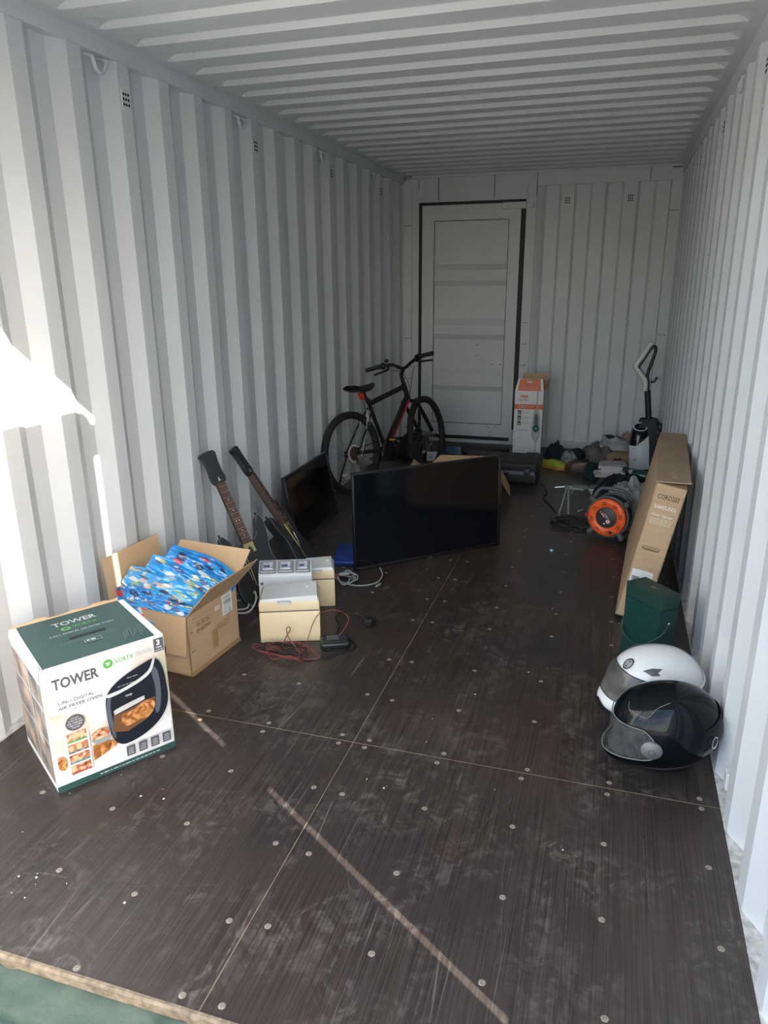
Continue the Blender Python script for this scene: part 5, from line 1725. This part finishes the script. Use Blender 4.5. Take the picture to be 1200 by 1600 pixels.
# ------------------------------------------------------------------ orange cable reel
def reel():
    n = Vector((-.33, -.94, .02)).normalized()
    x = Vector((0, 0, 1)).cross(n).normalized()
    z = n.cross(x)
    t = thing('cable_reel', 'orange and black extension cable reel on the floor', 'cable reel', mtx=frame((1.968, 3.36, .149), x, z, n))   # local: x right, y up, z out of the disc
    OR = mat('orange_plastic', (.92, .13, .025), .38)
    FRM = mat('dark_grey_frame', (.085, .09, .092), .55)
    DG = mat('charcoal_panel', (.035, .036, .038), .5)
    MB().lathe([(.062, .0), (.066, .010), (.100, .010), (.113, .004), (.116, -.004), (.112, -.012), (.060, -.012)], 44).build('orange_disc', OR, t)
    for k in range(8):
        a = 2 * pi * k / 8 + .2
        for rr in (.083, .094):
            m = MB()
            m.tube([(rr * cos(a + q), rr * sin(a + q), .0102) for q in (-.16, -.08, 0, .08, .16)], .0021, 5)
            m.build('vent_slot', HOLE, t)
    pn = MB().lathe([(.0001, .0075), (.060, .0075), (.064, .004)], 36).build('socket_panel', DG, t)
    P = Print()
    for k in range(3):
        P.text(('13A', 'MAX', '240V')[k], -.044 + k * .013, .012 - k * .004, -.004 + k * .013, .022 - k * .004, (INK_WHITE, mat('orange_plastic'), INK_LIGHT)[k], .02, -.9)
    P.disc(.012, -.022, .015, .015, mat('red_ink'))
    P.disc(.012, -.022, .011, .011, INK_WHITE)
    P.text('!', .0095, -.030, .0145, -.014, mat('red_ink'), .04)
    P.rect(-.012, -.042, -.004, -.034, INK_WHITE)
    P.build('panel_print', pn, frame((0, 0, .0075), (1, 0, 0), (0, 1, 0), (0, 0, 1)))
    MB().cyl((.036, -.086, .004), (.036, -.086, .016), .0095, n=14).build('crank_knob', BLACK_PL, t)
    MB().lathe([(.112, -.012), (.112, -.018), (.045, -.022), (.045, -.125), (.112, -.128), (.112, -.136), (.0001, -.136)], 36).build('drum', BLACK_MATT, t)
    cb = MB()
    pts = []
    for k in range(26 * 7 + 1):
        a = 2 * pi * k / 26
        pts.append((.088 * cos(a), .088 * sin(a), -.030 - .088 * k / (26 * 7)))
    cb.tube(pts, .0072, 6)
    cb.build('wound_cable', mat('orange_black_cable', (.16, .03, .012), .5), t)
    ring = [(.122 * cos(2 * pi * i / 40), .122 * sin(2 * pi * i / 40), -.022) for i in range(40)]
    fr = MB().tube(ring, .0085, 8, closed=True)
    fr.tube([(a, b, -.115) for a, b, _ in ring], .0085, 8, closed=True)
    fr.build('frame_ring', FRM, t)
    for a in (.72, 2.36, 3.95, 5.40):
        c, s = cos(a), sin(a)
        f = MB()
        R0 = .150 if a > 3 else .142
        f.tube([(.112 * c, .112 * s, -.015), (R0 * c, R0 * s, -.012)], [.016, .019], 10)
        f.ell((R0 * c, R0 * s, -.012), (.019, .019, .018), nu=12, nv=8)
        f.tube([(R0 * c, R0 * s, -.012), (R0 * c, R0 * s, -.120)], .013, 8)
        f.build('corner_foot', FRM, t)
    MB().tube(spline([(-.100, .096, -.02), (-.075, .152, -.05), (-.03, .164, -.06), (.05, .160, -.07), (.085, .140, -.08), (.118, .085, -.10)], 5), .0115, 8).build('carry_handle', FRM, t)
    MB().rb(-.138, -.120, -.020, .005, -.03, -.01, .004, 1).build('reset_button', mat('pink_red_plastic', (.50, .03, .06), .4), t)
reel()

# ------------------------------------------------------------------ folding stand and black leads beside the reel
def stand():
    t = thing('folding_stand', 'small folding metal stand with a flat plate beside the cable reel', 'stand', (1.71, 3.80, 0))
    ST = mat('dull_grey_metal', (.20, .21, .20), .5, .2)
    MB().tube([(-.085, .02, .186), (-.02, .02, .196), (.04, .02, .200)], .006, 6).build('arm', CHROME, t)
    MB().rb(-.025, .055, -.005, .045, .186, .200, .004, 1).build('bracket', ST, t)
    MB().prism([(.02, -.03), (.10, -.045), (.135, .01), (.11, .06), (.03, .05)], .196, .206).build('top_plate', mat('grey_plate', (.26, .27, .25), .5, .1), t)
    for a, b in (((-.045, -.02, .0), (-.005, .02, .195)), ((.02, -.04, 0), (.005, .02, .195)), ((-.055, .07, .0), (.045, .03, .195))):
        MB().tube([a, b], .0075, 8).build('leg', ST, t)
    MB().rb(.008, .034, -.075, -.02, .0, .014, .003, 1).build('foot_block', mat('green_grey_rubber', (.045, .055, .05), .6), t)
stand()
def lead(name, label, pts, r, m, cat='cable', ends=(), k=7, parent=None, group=None):
    path = spline(pts, k)
    if not ends:
        return tag(MB().tube(path, r, 6).build(name, m), label, cat, group)
    t = thing(name, label, cat, pts[0], group=group)
    o = Vector(pts[0])
    MB().tube([p - o for p in path], r, 6).build('cord', m, t)
    for nm, c, d, sz, mm in ends:
        q = Vector(d).to_track_quat('X', 'Z').to_matrix().to_4x4()
        MB().rb(-sz[0], sz[0], -sz[1], sz[1], -sz[2], sz[2], min(sz) * .5, 2).build(nm, mm, t, mtx=Matrix.Translation(Vector(c) - o) @ q)
    return t
rnd = random.Random(9)
coil = []
for i in range(46):
    a = i * .55
    rr = .085 + .030 * sin(i * 1.3)
    coil.append((1.77 + rr * 1.25 * cos(a), 3.62 + rr * sin(a) * 1.2, .006 + .012 * (i % 4) * .6))
lead('extension_lead', 'black lead coiled on the floor between the stand and the reel', coil, .0042, CABLE_BLACK,
     ends=(('plug', (1.655, 3.64, .016), (.3, 1, 0), (.028, .018, .014), BLACK_MATT), ('connector', (1.80, 3.90, .014), (1, .3, .3), (.022, .008, .008), DULL_METAL)))
lead('power_lead', 'thin black lead trailing from the black case towards the stand', [(1.50, 4.50, .004), (1.54, 4.33, .004), (1.53, 4.16, .004), (1.60, 3.98, .004), (1.64, 3.85, .004)], .0038, CABLE_BLACK,
     ends=(('silver_tip', (1.49, 4.53, .006), (-.6, 1, 0), (.018, .004, .004), CHROME),))
tag(MB().lathe([(.0001, .014), (.010, .013), (.014, .006), (.013, 0), (.0001, 0)], 14).build('bottle_top', mat('teal_foil', (.05, .35, .42), .15, .5, noise_amt=.9, noise_scale=90, col2=(.55, .75, .78)), loc=(1.677, 3.098, 0)),  # small teal object modelled as a bottle top
    'tiny shiny teal bottle top on the bare floor', 'bottle top')

# ------------------------------------------------------------------ leads and small things round the cream boxes
BLUEF = mat('royal_blue_plastic', (.006, .045, .26), .4)
def blue_tray():
    t = thing('document_wallet', 'flat royal blue plastic wallet by the foot of the large television', 'folder', (.528, 2.535, 0), radians(14))
    MB().rb(0, .16, 0, .30, 0, .022, .004, 2).build('cover', BLUEF, t)
    MB().bx(.002, .158, -.001, .004, .006, .012).build('zip', mat('dark_blue_zip', (.004, .02, .12), .5), t)
blue_tray()
gc = [(.62, 2.42, .005)]
for i in range(22):
    a = i * .75
    gc.append((.665 + (.055 + .02 * sin(i * 2.1)) * cos(a), 2.36 + (.060 + .018 * cos(i * 1.7)) * sin(a), .006 + .010 * (i % 3)))
gc += [(.70, 2.30, .006), (.78, 2.30, .006), (.84, 2.36, .006), (.84, 2.46, .006), (.80, 2.545, .010)]
lead('data_cable', 'tangled grey cable with connectors beside the large television', gc, .0042, CABLE_GREY,
     ends=(('grey_connector', (.66, 2.36, .034), (1, .4, 0), (.026, .012, .008), CABLE_GREY), ('silver_connector', (.70, 2.33, .034), (1, -.3, 0), (.016, .009, .006), CHROME),
           ('red_connector', (.615, 2.34, .028), (1, .6, 0), (.010, .008, .008), mat('faded_red_plastic', (.30, .08, .07), .5)), ('cable_end', (.858, 2.33, .006), (.3, 1, 0), (.022, .005, .005), CABLE_GREY)))
wc = [(.18, 1.99, .10), (.22, 1.97, .12), (.30, 1.93, .06), (.33, 1.90, .006), (.28, 1.86, .006), (.22, 1.90, .02), (.26, 1.98, .05), (.33, 1.96, .075), (.375, 1.90, .05), (.36, 1.85, .008), (.30, 1.83, .006), (.24, 1.87, .03), (.28, 1.95, .012), (.345, 1.915, .006), (.36, 1.865, .006)]
lead('white_cable', 'white cable looping between the cardboard box and the grey unit', wc, .0042, CABLE_WHITE)
red = [(.60, 1.55, .02)]
for i in range(40):
    a = i * .62
    cx, cy = (.675, 1.525) if i < 22 else (.74, 1.52)
    rr = .05 + .045 * abs(sin(i * .9))
    red.append((cx + rr * 1.35 * cos(a), cy + rr * .75 * sin(a), .004 + .026 * abs(sin(i * 1.7))))
red += [(.76, 1.62, .03), (.775, 1.66, .10), (.80, 1.69, .135), (.86, 1.74, .13), (.90, 1.76, .08), (.87, 1.68, .02), (.84, 1.66, .012)]
lead('test_lead', 'thin red wire tangled in front of the nearer cream box', red, .0017, mat('red_wire', (.26, .05, .045), .45), group='wires by the cream boxes')
blk = [(.585, 1.565, .02)]
for i in range(26):
    a = i * .8 + 1
    rr = .045 + .03 * abs(cos(i * 1.1))
    blk.append((.685 + rr * 1.5 * cos(a), 1.535 + rr * .6 * sin(a), .005 + .024 * abs(cos(i * 1.9))))
blk += [(.78, 1.50, .004), (.84, 1.52, .004), (.90, 1.57, .004), (.94, 1.64, .006)]
lead('test_lead', 'thin black wire tangled with the red one and running to the adapter', blk, .0022, CABLE_BLACK, group='wires by the cream boxes')
lead('wire_loop', 'brown wire bent into a loop standing against the nearer cream box', [(.66, 1.575, .006), (.675, 1.585, .05), (.695, 1.59, .085), (.688, 1.59, .098), (.678, 1.588, .085), (.69, 1.58, .05), (.72, 1.57, .025), (.74, 1.56, .006)], .0024, mat('brown_wire', (.26, .11, .06), .5))
def adapter():
    t = thing('power_adapter', 'black power adapter on the floor beside the nearer cream box', 'adapter', (.867, 1.668, 0), radians(25))
    MB().rb(-.062, .062, -.048, .048, 0, .030, .010, 3).build('case', BLACK_PL, t)
    MB().rb(-.050, .050, -.036, .036, .028, .032, .002, 1).build('top_panel', BLACK_MATT, t)
    P = Print()
    for k in range(4):
        P.lines(-.034, .018 - k * .011, .02, 1, .01, mat('printed_grey', (.20, .21, .21), .5), .006, k)
    P.build('rating_print', t, face((0, 0, .0322), (1, 0, 0), (0, 1, 0)))
    MB().tube(spline([(.0, .045, .012), (.02, .085, .02), (.03, .13, .03), (.02, .175, .045), (.06, .215, .05), (.12, .22, .035), (.155, .195, .024)], 7), .0045, 6).build('cord', CABLE_BLACK, t)
    MB().tube(spline([(-.02, -.045, .006), (-.06, -.07, .004), (.0, -.085, .004), (.075, -.06, .004), (.085, .0, .004), (.06, .04, .004)], 7), .0032, 6).build('lead', CABLE_BLACK, t)
    pm = Matrix.Translation((.17, .165, .018)) @ Matrix.Rotation(-.8, 4, 'Z')
    pl = MB().rb(-.026, .026, -.020, .020, -.016, .018, .006, 2).build('plug', BLACK_PL, t, mtx=pm)
    for dx in (-.011, .011):
        MB().bx(dx - .003, dx + .003, -.036, -.018, -.004, .000).build('pin', CHROME, pl)
    MB().bx(-.002, .002, -.038, -.018, .006, .012).build('pin', CHROME, pl)
adapter()
